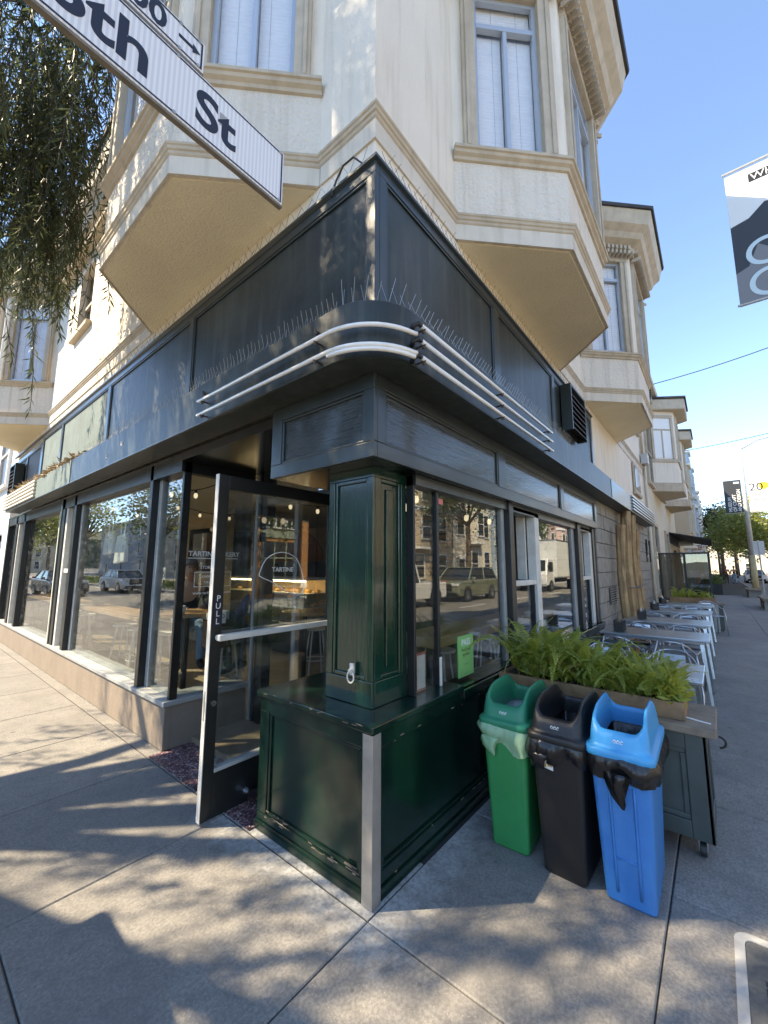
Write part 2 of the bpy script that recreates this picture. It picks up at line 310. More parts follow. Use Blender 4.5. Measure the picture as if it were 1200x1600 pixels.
# pale cleaning stain spread round the foot of the pier
dx=mth('MULTIPLY',sx.outputs[0],-1); dy=mth('MULTIPLY',sx.outputs[1],-1)
d=mth('MAXIMUM',mth('MAXIMUM',dx,dy),mth('MAXIMUM',mth('SUBTRACT',sx.outputs[0],1.3),mth('SUBTRACT',sx.outputs[1],1.15)))
d=mth('ADD',d,mth('MULTIPLY',mth('SUBTRACT',noise(7,6),.5),.45)); st=mth('SUBTRACT',1,mth('DIVIDE',d,.26),True)
st=mth('MULTIPLY',st,ramp(noise(45,4),.35,.6,(.25,.25,.25,1),(1,1,1,1)))
c1=mix(mth('MULTIPLY',st,.85),c1,(.5,.51,.5,1)); L.new(c1,b.inputs['Base Color'])
bp=n.new('ShaderNodeBump'); bp.inputs['Strength'].default_value=.35; bp.inputs['Distance'].default_value=.004; L.new(noise(140,4),bp.inputs['Height']); L.new(bp.outputs[0],b.inputs['Normal'])
# terrazzo
m,n,L,b,pos,noise,ramp,mix=mat('terrazzo',(.2,.12,.12),.5)
vo=n.new('ShaderNodeTexVoronoi'); vo.inputs['Scale'].default_value=85; L.new(pos,vo.inputs['Vector'])
sp=n.new('ShaderNodeSeparateColor'); L.new(vo.outputs['Color'],sp.inputs[0])
rr=n.new('ShaderNodeValToRGB'); rr.color_ramp.interpolation='CONSTANT'; L.new(sp.outputs[0],rr.inputs[0])
e=rr.color_ramp.elements; e[0].color=(.05,.025,.03,1); e[0].position=0; e[1].position=.35; e[1].color=(.2,.1,.11,1)
for p_,c_ in ((.6,(.1,.045,.06,1)),(.78,(.33,.22,.22,1)),(.93,(.5,.42,.4,1))): q=e.new(p_); q.color=c_
L.new(rr.outputs[0],b.inputs['Base Color'])
for k_,d_ in (('apron',.03),('cream',.02),('soffit',.025),('taupe',.02),('band',.015)):
    for x_ in M[k_].node_tree.nodes:
        if x_.type=='BUMP': x_.inputs['Distance'].default_value=d_
# ================================================================ ground
def ground_piece(name,mb,mt): return tag(mb.build(name,mt,rec=True),kind='structure')
ground_piece('ground',MB().box(-400,600,-400,600,-.5,-.2),'far_ground')
ground_piece('road',MB().box(-24,300,-10.4,-3.5,-.19,-.13).box(-24,-3.5,-3.5,300,-.19,-.131).box(-24,-3.5,-200,-10.4,-.19,-.132),'asphalt')
kb=tag(MB().prism([(-3.35,300),(-3.35,-2.4),(-2.4,-3.35),(300,-3.35),(300,-3.5),(-2.5,-3.5),(-3.5,-2.5),(-3.5,300)],-.19,.0).build('kerb','kerb',rec=True),kind='structure')
ground_piece('kerb',MB().box(-3.5,300,-10.55,-10.4,-.19,0.0),'kerb')
ground_piece('pavement',MB().box(-3.4,300,-14,-10.55,-.19,0.002),'kerb')
ground_piece('pavement',MB().box(-30,-24,-10.5,300,-.19,0.002),'kerb')
hl=MB(); nh=120; hv=[]
for k in range(nh):
    a=2*math.pi*k/nh; h_=16+9*math.sin(a*3+1)+5*math.sin(a*7)+3*math.sin(a*17)
    hv+=[(330*math.cos(a)+60,330*math.sin(a)+60,-1),(345*math.cos(a)+60,345*math.sin(a)+60,h_*.8),(400*math.cos(a)+60,400*math.sin(a)+60,h_+4),(480*math.cos(a)+60,480*math.sin(a)+60,-1)]
hl.add(hv,[(4*k+j,4*((k+1)%nh)+j,4*((k+1)%nh)+j+1,4*k+j+1) for k in range(nh) for j in range(3)]); 
mat('hillgreen',(.09,.1,.06),.9,var=.5,vs=.03); ground_piece('hills',hl,'hillgreen')
mk=MB()
for i in range(20): mk.box(2+i*6,4.4+i*6,-7.0,-6.88,-.13,-.124)
for i in range(20): mk.box(-9.1,-8.98,6+i*6,8.4+i*6,-.13,-.124)
tag(mk.build('road_marking','paintline',rec=True),kind='structure')
# pavement base and slabs
pv=MB().prism([(-3.35,300),(-3.35,-2.4),(-2.4,-3.35),(300,-3.35),(300,.3),(.3,.3),(.3,300)],-.19,-.010).build('pavement','dirtjoint'); tag(pv,kind='structure')
xs=[-3.34,-2.24,-1.15,-.06]+[1.0+1.1*i for i in range(27)]
ys=[-3.34,-2.2,-1.09,-.03,1.2]+[2.3+1.1*i for i in range(20)]
def slab(x0,x1,y0,y1):
    g=.0032; x0+=g;x1-=g;y0+=g;y1-=g; e=.005
    mb=MB().add([(x0,y0,-.011),(x1,y0,-.011),(x1,y1,-.011),(x0,y1,-.011),(x0,y0,-e),(x1,y0,-e),(x1,y1,-e),(x0,y1,-e),(x0+e,y0+e,0),(x1-e,y0+e,0),(x1-e,y1-e,0),(x0+e,y1-e,0)],
      [(0,3,2,1),(8,9,10,11)]+[(i,(i+1)%4,4+(i+1)%4,4+i) for i in range(4)]+[(4+i,4+(i+1)%4,8+(i+1)%4,8+i) for i in range(4)])
    o=mb.build('slab','concrete',rec=True); o.parent=pv
    o.location.z+=random.uniform(-.0015,.0015) if (x0<-1.5 or x0>2) else 0
for i in range(len(xs)-1):
    for j in range(len(ys)-1):
        x0,x1,y0,y1=xs[i],xs[i+1],ys[j],ys[j+1]
        if x0>=-.1 and y0>=-.1: continue
        if i==0 and j==0: continue
        slab(x0,x1,y0,y1)
MB().prism([(-.052,-.025),(.4,-.025),(.4,12),(-.052,12)],-.19,-.004).build('pavement_edge','concrete',pv)
# ================================================================ corner building
B=thing('corner_building','cream stucco corner building with bay windows over a dark green cafe shopfront','building')
G0=MB
def part(name,mb,mt,parent=B,bevel=0,smooth=False,label=None,kind=None): return tag(mb.build(name,mt,parent,bevel,smooth),label=label,kind=kind)
LB,LA=11.4,12.2
# upper walls (openings for the small window on the left street)
wl=MB()
wl.box(.05,.3,.05,6.2,3.0,7.3).box(.05,.3,6.2,7.0,3.0,5.55).box(.05,.3,6.2,7.0,6.75,7.3).box(.05,.3,7.0,LB,3.0,7.3)
part('upper_wall',wl,'cream')
part('upper_wall',MB().box(.3,LA,.05,.3,3.0,7.3),'cream')
part('rear_wall',MB().box(LA-.25,LA,.3,LB,0,7.3).box(.3,LA-.25,LB-.25,LB,0,7.3),'cream')
part('roof',MB().box(.04,LA,.04,LB,7.3,7.45),'roofing')
nw=part('window',MB().box(.17,.2,6.2,7.0,5.55,6.75),'darkpane'); MB().box(.13,.168,6.2,6.26,5.55,6.75).box(.13,.168,6.94,7.0,5.55,6.75).box(.13,.168,6.26,6.94,6.1,6.15).build('sash','trim',nw); MB().box(-.03,.2,6.1,7.1,5.47,5.55).build('sill','trim',nw,bevel=.01)
# floor slab above shop and interior shell
part('interior_ceiling',MB().box(.2,LA-.25,.2,LB-.25,2.78,2.98),'ceil')
part('interior_floor',MB().box(.32,LA-.25,.14,LB-.25,-.1,.05),'floorin')
part('interior_wall',MB().box(6.6,6.8,.3,LB-.25,1.75,2.779),'tanwall'); part('interior_wall',MB().box(6.59,6.8,.3,LB-.25,.05,1.75),'darkwall')
part('interior_wall',MB().box(.32,6.6,LB-.4,LB-.26,.051,2.779),'darkwall')
# belt course between the bays
BB=[(0,4.28),(.014,4.28),(.014,4.42),(0,4.42)]; BT=[(0,4.4202),(.016,4.4202),(.024,4.43),(.026,4.448),(.036,4.455),(.04,4.475),(.048,4.482),(.05,4.497),(0,4.51)]
def belt(path,parent=B,sg=1):
    part('belt_band',MB().sweep(BB,path,sg),'band',parent); part('belt_moulding',MB().sweep(BT,path,sg),'trim',parent)
W=.05
belt([(W,.55),(W,W),(1.09,W)],sg=1)
belt([(W,8.28),(W,3.5)]); belt([(3.97,W),(5.22,W)]); belt([(8.14,W),(LA,W)])
CR=[(0,6.95),(.06,6.95),(.08,7.05),(.2,7.12),(.24,7.2),(.33,7.28),(.36,7.42),(.38,7.5),(0,7.52)]
def cornice(path,parent=B,sg=1):
    part('cornice',MB().sweep(CR,path,sg),'trim',parent); part('roof_edge',MB().sweep([(-.1,7.521),(.41,7.505),(.42,7.55),(-.1,7.57)],path,sg),'roofing',parent)
    # dentil / ornament course
    d=MB()
    for i in range(len(path)-1):
        p,q=Vector(path[i]),Vector(path[i+1]); e=(q-p); l=e.length; e.normalize(); nn=Vector((e.y,-e.x))*sg; k=0.05
        while k<l-.05:
            c=p+e*k+nn*.1; d.obox((c.x,c.y,7.02),(e.x*.022,e.y*.022,0),(nn.x*.03,nn.y*.03,0),(0,0,.035)); d.obox((c.x+e.x*.03,c.y+e.y*.03,6.9),(e.x*.018,e.y*.018,.012),(nn.x*-.07,nn.y*-.07,0),(0,0,.03)); k+=.075
    part('dentils',d,'trim',parent,kind='stuff')
cornice([(W,1.0),(W,W),(1.3,W)]); cornice([(W,8.9),(W,2.9)]); cornice([(3.5,W),(5.7,W)]); cornice([(7.6,W),(LA,W)])
def bay_window(o,U,V,curt='blind',frill=True):
    """o: start on the wall line, U along wall, V outward"""
    o,U,V=Vector(o),Vector(U),Vector(V)
    q=lambda u,v:tuple(o+U*u+V*v)
    P=[q(0,0),q(.73,.72),q(2.17,.72),q(2.9,0)]
    sg=1 if (U.x*V.y-U.y*V.x)<0 else -1
    root=bpy.data.objects.new('bay_window',None); col.objects.link(root); root.parent=B
    back=[q(2.9,-.1),q(0,-.1)]
    MB().prism(P+back,4.29,5.1).build('apron','apron',root)
    inn=[q(.06,-.02),q(.76,.66),q(2.14,.66),q(2.84,-.02)]
    MB().prism([q(.03,.0),q(.74,.695),q(2.16,.695),q(2.87,.0)]+back,4.276,4.2898).build('soffit','soffit',root)
    belt(P,root,sg)
    MB().sweep([(0,5.03),(.02,5.035),(.026,5.06),(.05,5.075),(.056,5.1),(.07,5.105),(.072,5.13),(-.1,5.15)],P,sg).build('sill_moulding','trim',root)
    MB().prism([q(.2,-.02),q(.82,.56),q(2.08,.56),q(2.7,-.02)]+back,5.101,7.3).build('core','cream',root)
    MB().prism(P+back,6.82,7.48).build('frieze','cream',root)
    cornice(P,root,sg)
    segs=[(P[0],P[1]),(P[1],P[2]),(P[2],P[3])]
    for k,(a,b_) in enumerate(segs):
        a,b_=Vector(a),Vector(b_); l=(b_-a).length; e=(b_-a)/l; n_=Vector((e.y,-e.x))*sg
        fr=(a,e,n_); m=.19
        MB().fb(fr,0 if k else -.02,m,-.1,0,5.12,6.82).build('pier','cream',root); MB().fb(fr,l-m,l,-.1,0.0,5.12,6.82).build('pier','cream',root)
        z0,z1=5.151,6.8
        c=MB()
        c.fb(fr,m-.1,m+.02,-.02,.045,z0,z1).fb(fr,l-m-.02,l-m+.1,-.02,.045,z0,z1).fb(fr,m-.1,l-m+.1,-.02,.05,z1,z1+.13)
        c.fb(fr,m-.075,m-.045,.045,.06,z0,z1).fb(fr,l-m+.045,l-m+.075,.045,.06,z0,z1)
        c.build('casing','trim',root,bevel=.006)
        s=MB(); u0,u1=m+.02,l-m-.02; zt=6.46
        s.fb(fr,u0,u0+.035,-.05,-.01,z0,z1).fb(fr,u1-.035,u1,-.05,-.01,z0,z1).fb(fr,u0+.035,u1-.035,-.05,-.01,z1-.04,z1).fb(fr,u0+.035,u1-.035,-.05,-.01,z0,z0+.04).fb(fr,u0+.035,u1-.035,-.05,-.005,zt,zt+.05)
        if k!=9: s.fb(fr,(u0+u1)/2-.018,(u0+u1)/2+.018,-.05,-.008,z0+.04,zt)
        s.build('sash','alu',root)
        MB().fb(fr,u0+.03,u1-.03,-.036,-.031,z0+.03,z1-.03).build('pane','upglass',root)
        bl=MB()
        hu=(u0+u1)/2
        for (c0,c1,za,zb) in ((u0+.03,hu-.02,z0+.02,zt),(hu+.02,u1-.03,z0+.02,zt),(u0+.03,u1-.03,zt+.05,z1)):
            bl.fb(fr,c0,c1,-.085,-.075,za,zb)
        bl.build('blind',curt,root); MB().fb(fr,hu-.1,hu-.098,-.074,-.072,z0,z1).fb(fr,hu+.14,hu+.142,-.074,-.072,z0,z1).fb(fr,hu-.3,hu-.298,-.074,-.072,z0,z1).build('blind_cord','greypaint',root)
    return root
bay_window((W,.57),(0,1),(-1,0)); bay_window((W,8.3),(0,1),(-1,0),'curtain')
bay_window((1.07,W),(1,0),(0,-1)); bay_window((5.24,W),(1,0),(0,-1))
# ---------------------------------------------------------------- fascia sign band
def panelled(fr,u0,u1,z0,z1,back,joints,name,mt,mtf,st=.05,top=.07,bot=.05,vp=-.02,vf=0.0,raised=True,faded=None):
    """frame of stiles and rails with recessed panels; fr frame, v 0 is the face"""
    part(name+'_rail',MB().fb(fr,u0,u1,back,vf,z1-top,z1),mtf,bevel=.004); part(name+'_rail',MB().fb(fr,u0,u1,back,vf,z0,z0+bot),mtf,bevel=.004)
    for (a,b_) in joints: part(name+'_stile',MB().fb(fr,a,b_,back,vf-.0005,z0+bot,z1-top),mtf,bevel=.004)
    for k in range(len(joints)-1):
        a,b_=joints[k][1],joints[k+1][0]
        part(name+'_panel',MB().fb(fr,a,b_,back,vp,z0+bot,z1-top),faded if (faded and 4.5<a<8) else mt)
        if raised:
            md=MB(); t=.018; zz0,zz1=z0+bot,z1-top; va,vb=vp,vp+.014
            md.fb(fr,a,b_,va,vb,zz0,zz0+t).fb(fr,a,b_,va,vb,zz1-t,zz1).fb(fr,a,a+t,va,vb,zz0+t,zz1-t).fb(fr,b_-t,b_,va,vb,zz0+t,zz1-t)
            part('panel_moulding',md,mtf,bevel=.005)
frB=((0,0),(0,1),(-1,0)); frA=((0,0),(1,0),(0,-1))
panelled(frB,0,8.35,2.95,4.05,-.04,[(0,.07),(2.3,2.38),(4.6,4.7),(6.9,7.0),(8.25,8.35)],'fascia','slate','slate_trim',faded='fadedgreen')
panelled(frA,.0405,5.5,2.95,4.06,-.04,[(.0405,.11),(1.67,1.8),(3.4,3.5),(5.42,5.5)],'fascia','slate','slate_trim')
panelled(frB,8.352,11.3,2.95,3.95,-.04,[(8.352,8.4),(9.6,9.65),(11.2,11.3)],'fascia','darkwall','slate_trim')
part('fascia_cap',MB().sweep([(0,4.051),(.02,4.06),(.02,4.08),(-.04,4.085)],[(0,11),(0,0),(5.5,0)],1),'slate_trim')
def louvre(fr,u0,u1,z0,z1,dep):
    bx=part('louvre_box',MB().fb(fr,u0,u0+.03,.001,dep,z0,z1).fb(fr,u1-.03,u1,.001,dep,z0,z1).fb(fr,u0+.03,u1-.03,.001,dep,z1-.03,z1).fb(fr,u0+.03,u1-.03,.001,.01,z0,z1-.03),'slate_trim')
    k=7
    for i in range(k):
        z=z0+.06+i*(z1-z0-.1)/k; p,e,n_=fr
        c=(p[0]+e[0]*(u0+u1)/2+n_[0]*dep*.6,p[1]+e[1]*(u0+u1)/2+n_[1]*dep*.6,z)
        MB().obox(c,(e[0]*((u1-u0)/2-.032),e[1]*((u1-u0)/2-.032),0),(n_[0]*dep*.4,n_[1]*dep*.4,-.03),(0,0,.006)).build('slat','rust',bx)
louvre(frA,3.75,4.5,3.36,3.98,.13); louvre(frB,9.8,10.4,3.1,3.75,.15)
# ---------------------------------------------------------------- canopy with rounded corner
c_,rad=.2,.32
def outline(off,endB=9.9,endA=11.3,n=14):
    cx=-c_+rad; rr=rad+off
    pts=[(-c_-off,endB)]
    for i in range(n+1):
        t=math.pi+ (math.pi/2)*i/n
        pts.append((cx+rr*math.cos(t),cx+rr*math.sin(t)))
    pts.append((endA,-c_-off)); return pts
cp=part('canopy',MB().prism([(.03,9.9)]+outline(0)+[(11.3,.03),(.03,.03)][:2],2.69,3.02),'slate',bevel=.006)
for o_,z0_,z1_ in ((.008,2.69,2.702),):
    MB().sweep([(0.001,z0_),(o_,z0_+.002),(o_,z1_-.002),(0.001,z1_)],outline(0),1).build('canopy_bead','slate_trim',cp)
def tubepath(off,z,yB,xA):
    P=outline(off); out=[]
    P=[(P[0][0],yB)]+P[1:-1]+[(xA,P[-1][1])]
    return [(x,y,z) for x,y in P if not (x>xA+1e-6 and y<0)]
def neon(pts): MB().tube(pts,.0125,8).build('neon_tube','neon',cp,smooth=True)
for z in (2.845,2.735): neon(tubepath(.05,z,1.56,.06))
neon([(x,y,z-.022) for x,y,z in tubepath(.047,2.735,.22,.05)][1:])
for z in (2.915,2.825,2.73): neon([(.1,-.25,z),(2.4,-.25,z)])
def standoff(p,nrm):
    p=Vector(p); nrm=Vector(nrm)
    MB().tube([p-nrm*.05,p+nrm*.005],.006,6).tube([p-nrm*.006+Vector((0,0,-.018)),p+nrm*.003+Vector((0,0,.012))],.009,6).build('standoff','rust',cp)
for z in (2.915,2.825,2.73):
    for x in (.13,1.2,2.3): standoff((x,-.25,z-.012),(0,-1,0))
    e=MB().tube([(.1,-.25,z),(.075,-.25,z),(.06,-.225,z-.01),(.075,-.205,z-.03)],.014,7); e.build('tube_end','blackplain',cp,smooth=True)
for z in (2.845,2.735):
    for y in (.22,1.5): standoff((-.25,y,z-.012),(-1,0,0))
for y in (.26,1.56): standoff((-.215,y,2.93),(-1,0,0))
# ribbed ends
for z in (2.735,2.80,2.865,2.93,2.99):
    MB().box(-.235,-.201,7.2,10.05,z,z+.028).build('rib','whitepaint',cp); MB().box(7.6,11.4,-.235,-.201,z,z+.028).build('rib','tubealu',cp)
part('canopy_plate',MB().box(-.206,-.2005,5.2,7.19,2.70,3.015),'fadedgreen'); part('canopy_plate',MB().box(5.6,7.5,-.206,-.2005,2.70,3.01),'slate_trim')
# bird spikes
sp=MB()
def needle(a,b_,r=.0012): sp.tube([a,b_],r,3)
def vspike(x,y,nx,ny,h=.09):
    tx,ty=-ny,nx
    j=random.uniform(-.01,.01); h*=random.uniform(.8,1.15)
    needle((x,y,3.02),(x+nx*.04+tx*(.025+j),y+ny*.04+ty*(.025+j),3.02+h)); needle((x,y,3.02),(x-nx*.03-tx*(.025+j),y-ny*.03-ty*(.025+j),3.02+h))
y=.15
while y<4.7: vspike(-.17,y,-1,0); y+=.045
x=.15
while x<3.3: vspike(x,-.17,0,-1); x+=.045
for i in range(7):
    t=math.pi+math.pi/2*(i+.5)/7; vspike(.12+.29*math.cos(t),.12+.29*math.sin(t),math.cos(t),math.sin(t),.13)
part('bird_spikes',sp,'spike',kind='stuff')
sp=MB()
y=.1
while y<8.2: needle((.0,y,4.075),(-.02+random.uniform(-.02,.03),y+.06,4.075+.11),.0014); needle((.0,y+.03,4.075),(.01+random.uniform(-.02,.03),y-.03,4.075+.12),.0014); y+=.085 if y>1.2 else .11
x=.1
while x<5.3: needle((x,0,4.085),(x+.05,-.02+random.uniform(-.02,.03),4.085+.11),.0014); needle((x+.03,0,4.085),(x-.03,.01,4.085+.1),.0014); x+=.07
part('bird_spikes',sp,'rust',kind='stuff')
part('cable_loop',MB().tube([(-.01,.1,4.09),(-.03,.16,4.16),(-.02,.26,4.18),(-.01,.34,4.12),(-.015,.37,4.03)],.006,6),'blackplain')
for (y,z) in ((3.3,2.86),(3.75,2.8)):
    h=.035; part('switch_plate',MB().box(-.204,-.2005,y,y+.006,z,z+h).box(-.204,-.2005,y+h,y+h+.006,z,z+h).box(-.204,-.2005,y,y+h,z-.006,z),'letters')
# ---------------------------------------------------------------- lintel box under the canopy
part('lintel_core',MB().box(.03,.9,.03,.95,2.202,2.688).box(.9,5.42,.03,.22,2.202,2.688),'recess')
panelled(frB,0,.95,2.2,2.69,-.03,[(0,.08),(.84,.95)],'lintel','slate_wood','slate_trim',top=.09,bot=.09)
panelled(frA,.0305,5.42,2.2,2.69,-.03,[(.0305,.1),(1.67,1.82),(3.5,3.64),(5.3,5.42)],'lintel','slate_wood','slate_trim',top=.08,bot=.09)
# recess ceiling, doorway header
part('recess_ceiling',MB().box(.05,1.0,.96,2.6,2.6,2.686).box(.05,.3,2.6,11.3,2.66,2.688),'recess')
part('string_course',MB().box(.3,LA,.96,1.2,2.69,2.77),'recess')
# ---------------------------------------------------------------- pier base, counter, column
part('pier_core',MB().box(.03,.9,.03,.93,.0,.775).box(.9,5.42,.03,.1,0,.70),'green_dark')
panelled(frB,0,.95,0,.775,-.03,[(0,.085),(.86,.95)],'pier','green_dark','green_dark',top=.085,bot=.1,vp=-.022)
panelled(frA,.0305,2.62,0,.775,-.03,[(.0305,.09),(1.32,1.44),(2.52,2.62)],'pier','green_dark','green_dark',top=.085,bot=.12,vp=-.022)
panelled(frA,2.621,5.42,0,.775,-.03,[(2.621,2.7),(4.0,4.1),(5.32,5.42)],'pier','green_dark','green_dark',top=.085,bot=.12,vp=-.022)
part('plinth',MB().box(-.012,-.0005,-.012,.952,.0,.055).box(-.0004,5.42,-.012,-.0005,.0,.055),'green_dark',bevel=.004)
part('counter',MB().box(-.02,.92,-.02,.97,.776,.812),'green_dark',bevel=.006)
part('window_sill',MB().box(.921,5.42,-.02,.2,.72,.775),'green_dark',bevel=.005)
part('corner_guard',MB().prism([(-.016,-.016),(.05,-.016),(.05,-.013),(-.013,-.013),(-.013,.05),(-.016,.05)],.003,.77),'guard',bevel=.001)
for (dx_,dz_) in ((0.03,.74),(.03,.4),(.03,.05)):
    part('screw',MB().tube([(dx_,-.0165,dz_),(dx_,-.0185,dz_)],.004,8),'greypaint'); part('screw',MB().tube([(-.0165,dx_,dz_),(-.0185,dx_,dz_)],.004,8),'greypaint')
chp=MB()
for k in range(46):
    if k<26: y=random.uniform(.05,.9); z=random.choice((.092,.1,.1,.118))+random.uniform(-.004,.004); l=random.uniform(.004,.03); chp.obox((-.0008 if z<.1 else .006,y,z),(0,l,0),(0,0,random.uniform(.001,.0035)),(.0012,0,0))
    else: x=random.uniform(.1,2.3); z=random.choice((.06,.118,.69,.7))+random.uniform(-.004,.004); l=random.uniform(.003,.02); chp.obox((x,-.0008,z),(l,0,0),(0,0,random.uniform(.001,.003)),(0,.0012,0))
for k in range(14): chp.obox((-.0205,random.uniform(.0,.95),.8+random.uniform(-.004,.012)),(0,random.uniform(.003,.02),0),(0,0,.0012),(.001,0,0))
part('paint_chips',chp,'weathered',kind='stuff')
x0,x1,y0,y1=.17,.5,.15,.53
clm=part('column',MB().box(x0+.02,x1,y0+.02,y1,.813,2.2),'green')
def colface(fr,l):
    z0,z1=.813,2.2
    MB().fb(fr,0,.045,-.02,0,z0+.14,z1-.06).build('column_stile','green',clm,bevel=.003); MB().fb(fr,l-.05,l,-.02,0,z0+.14,z1-.06).build('column_stile','green',clm,bevel=.003)
    MB().fb(fr,0,l,-.02,.001,z0,z0+.14).build('column_base','green',clm,bevel=.004); MB().fb(fr,0,l,-.02,.001,z1-.06,z1).build('column_head','green',clm)
    a,b_=.045,l-.05; q=(b_-a); t=.02
    MB().fb(fr,a,a+t,-.02,-.006,z0+.14,z1-.06).fb(fr,b_-t,b_,-.02,-.006,z0+.14,z1-.06).fb(fr,a+t,b_-t,-.02,-.006,z0+.14,z0+.165).fb(fr,a+t,b_-t,-.02,-.006,z1-.085,z1-.06).build('column_moulding','green',clm,bevel=.005)
    if l<.36: MB().fb(fr,a+.07,b_-.07,-.02,-.008,z0+.2,z1-.12).build('column_panel','green',clm,bevel=.006)
colface(((x0,y0),(0,1),(-1,0)),.38); colface(((x0+.0205,y0),(1,0),(0,-1)),.3095)
rg=MB().lathe([(0.0,-.012),(.02,-.012),(.022,0),(.015,.012),(0.0,.014)],(0,0,0),12)
kr=MB().box(x0-.012,x0-.0012,.285,.315,.975,1.04); 
for k in range(16):
    a=2*math.pi*k/16; a2=2*math.pi*(k+1)/16
    kr.tube([(x0-.02,.30+.026*math.sin(a),.965+.032*math.cos(a)),(x0-.02,.30+.026*math.sin(a2),.965+.032*math.cos(a2))],.0045,6)
kr.tube([(x0-.002,.3,1.01),(x0-.03,.3,1.0)],.011,8)
kr.build('ring_pull','whitepaint',clm,smooth=False)
# ---------------------------------------------------------------- street A windows
yA=.1
def post(x0,x1,y0,y1,z0,z1,mt='black',name='mullion',bevel=.004): return part(name,MB().box(x0,x1,y0,y1,z0,z1),mt,bevel=bevel)
ZA0,ZA1=.776,2.2
def paneA(x0,x1,z0=ZA0,z1=ZA1,dy=0): return part('window_pane',MB().box(x0,x1,yA+.02+dy,yA+.026+dy,z0,z1),'glass')
post(.5,.52,.09,.15,.813,2.2); paneA(.52,.79,.812); post(.79,.815,.095,.135,.813,2.2); post(.7895,.8155,.085,.0945,.813,1.0,'whitepaint')
paneA(.815,1.93)
post(1.93,1.99,.105,.15,ZA0,ZA1,'greypaint'); post(1.99,2.09,.05,.18,ZA0,ZA1)
def sashA(x0,x1):
    fm='whitepaint'
    f=MB(); f.box(x0,x0+.035,.07,.16,ZA0,ZA1-.02).box(x1-.13,x1,.07,.16,ZA0,ZA1-.02).box(x0+.035,x1-.13,.07,.16,ZA1-.06,ZA1-.02).box(x0+.035,x1-.13,.08,.15,1.42,1.47)
    q=part('sash_window',f,fm,bevel=.004)
    MB().box(x1-.16,x1-.131,.1,.15,ZA0,1.42).build('stile','blackplain',q)
    MB().box(x0+.035,x1-.16,.12,.126,ZA0,1.42).build('pane','glass',q)
    MB().box(x1-.17,x1-.132,.17,.26,1.47,ZA1-.06).build('track','whitepaint',q)
sashA(2.09,2.85)
paneA(2.9,4.28); post(2.851,2.9,.105,.15,ZA0,ZA1,'greypaint'); post(4.28,4.4,.105,.15,ZA0,ZA1,'greypaint'); post(4.4,4.55,.05,.18,ZA0,ZA1)
sashA(4.551,5.25); post(5.251,5.36,.05,.18,ZA0,ZA1)
part('window_head',MB().box(.5,5.42,.07,.2,2.13,2.1995),'slate_trim')
pl=part('pass_placard',MB().box(1.08,1.31,yA+.008,yA+.018,.8,1.09),'passgreen')
text('lettering','PASS',.066,'letters',(1.195,yA+.0075,1.02),(1,0,0),(0,0,1),pl,ext=.0005,align='CENTER',bold=.001)
for i,(t_,s_) in enumerate((('Food Safety',.03),('Inspection',.026),('',.02),('-- ---- --',.02),('',.02),('---- --',.02))):
    if t_: text('lettering',t_,s_,'ink',(1.195,yA+.0075,.98-i*.033),(1,0,0),(0,0,1),pl,ext=.0004,align='CENTER')
part('window_card',MB().box(.57,.68,yA+.03,yA+.036,.815,1.05),'pinkred'); part('window_card',MB().box(.58,.67,yA+.0272,yA+.0295,.83,1.035),'paper')
for (z_,h_) in ((1.99,.12),(1.86,.1)): part('window_sticker',MB().box(.84,.92,yA+.027,yA+.03,z_,z_+h_),'darkwall'); 
part('window_sticker',MB().box(.85,.91,yA+.0152,yA+.0192,2.05,2.09),'pinkred')
# grey rusticated block wall
part('lower_wall',MB().box(5.42,LA,.05,.3,0,3.0),'mortar')
bx_=[5.44+.44*i for i in range(16)]
for j in range(10):
    z0=.32+j*.24; z1=z0+.228
    off=0 if j%2 else .22
    k=5.44-off
    while k<LA-.02:
        a,b_=max(5.44,k),min(LA,k+.43)
        if b_-a>.05 and not(6.0<a<6.85 and 0): part('block',MB().box(a,b_,.045-random.uniform(0.006,.014),.06,z0,min(z1,2.69)),'block',bevel=.005)
        k+=.44
part('base_course',MB().box(5.43,LA,.02,.06,0,.315),'block',bevel=.01)
def grille(x,z,w_,h_):
    g=part('wall_grille',MB().box(x,x+w_,.012,.03,z,z+h_),'mortar')
    for i in range(7): MB().obox((x+w_/2,.008,z+.02+i*(h_-.03)/6.5),(w_/2-.01,0,0),(0,.008,-.008),(0,0,.003)).build('slat','greypaint',g)
grille(6.1,.98,.55,.28); grille(8.9,.9,.5,.28)
part('upper_vent',MB().box(10.0,11.0,.0,.035,3.5,4.25).box(9.95,11.05,-.03,.036,3.42,3.5),'trim'); part('vent_pane',MB().box(10.08,10.92,-.012,-.002,3.58,4.17),'darkpane')
for x in (11.3,12.0): part('slot_window',MB().box(x,x+.12,.0,.05,1.75,2.35),'darkpane')
for x,w_ in ((9.2,.4),(11.2,.35)):
    part('upper_window',MB().box(x,x+w_,.015,.045,5.4,6.3),'darkpane'); part('window_trim',MB().box(x-.06,x,-.01,.045,5.35,6.36).box(x+w_,x+w_+.06,-.01,.045,5.35,6.36).box(x-.06,x+w_+.06,-.03,.045,5.3,5.35),'trim')
# conduits and meter box
cn=MB()
for dx_ in (0,.09,.16): cn.tube([(12.0+dx_,.0,4.8),(12.0+dx_,.0,7.2)],.025,8)
cn.tube([(12.1,.0,4.6),(12.1,-.0,2.2),(12.1,.0,0.1)],.03,8)
part('conduit',cn,'trim',smooth=True); part('meter_box',MB().box(11.8,12.15,-.14,.03,4.55,4.85),'pole_metal',bevel=.01)
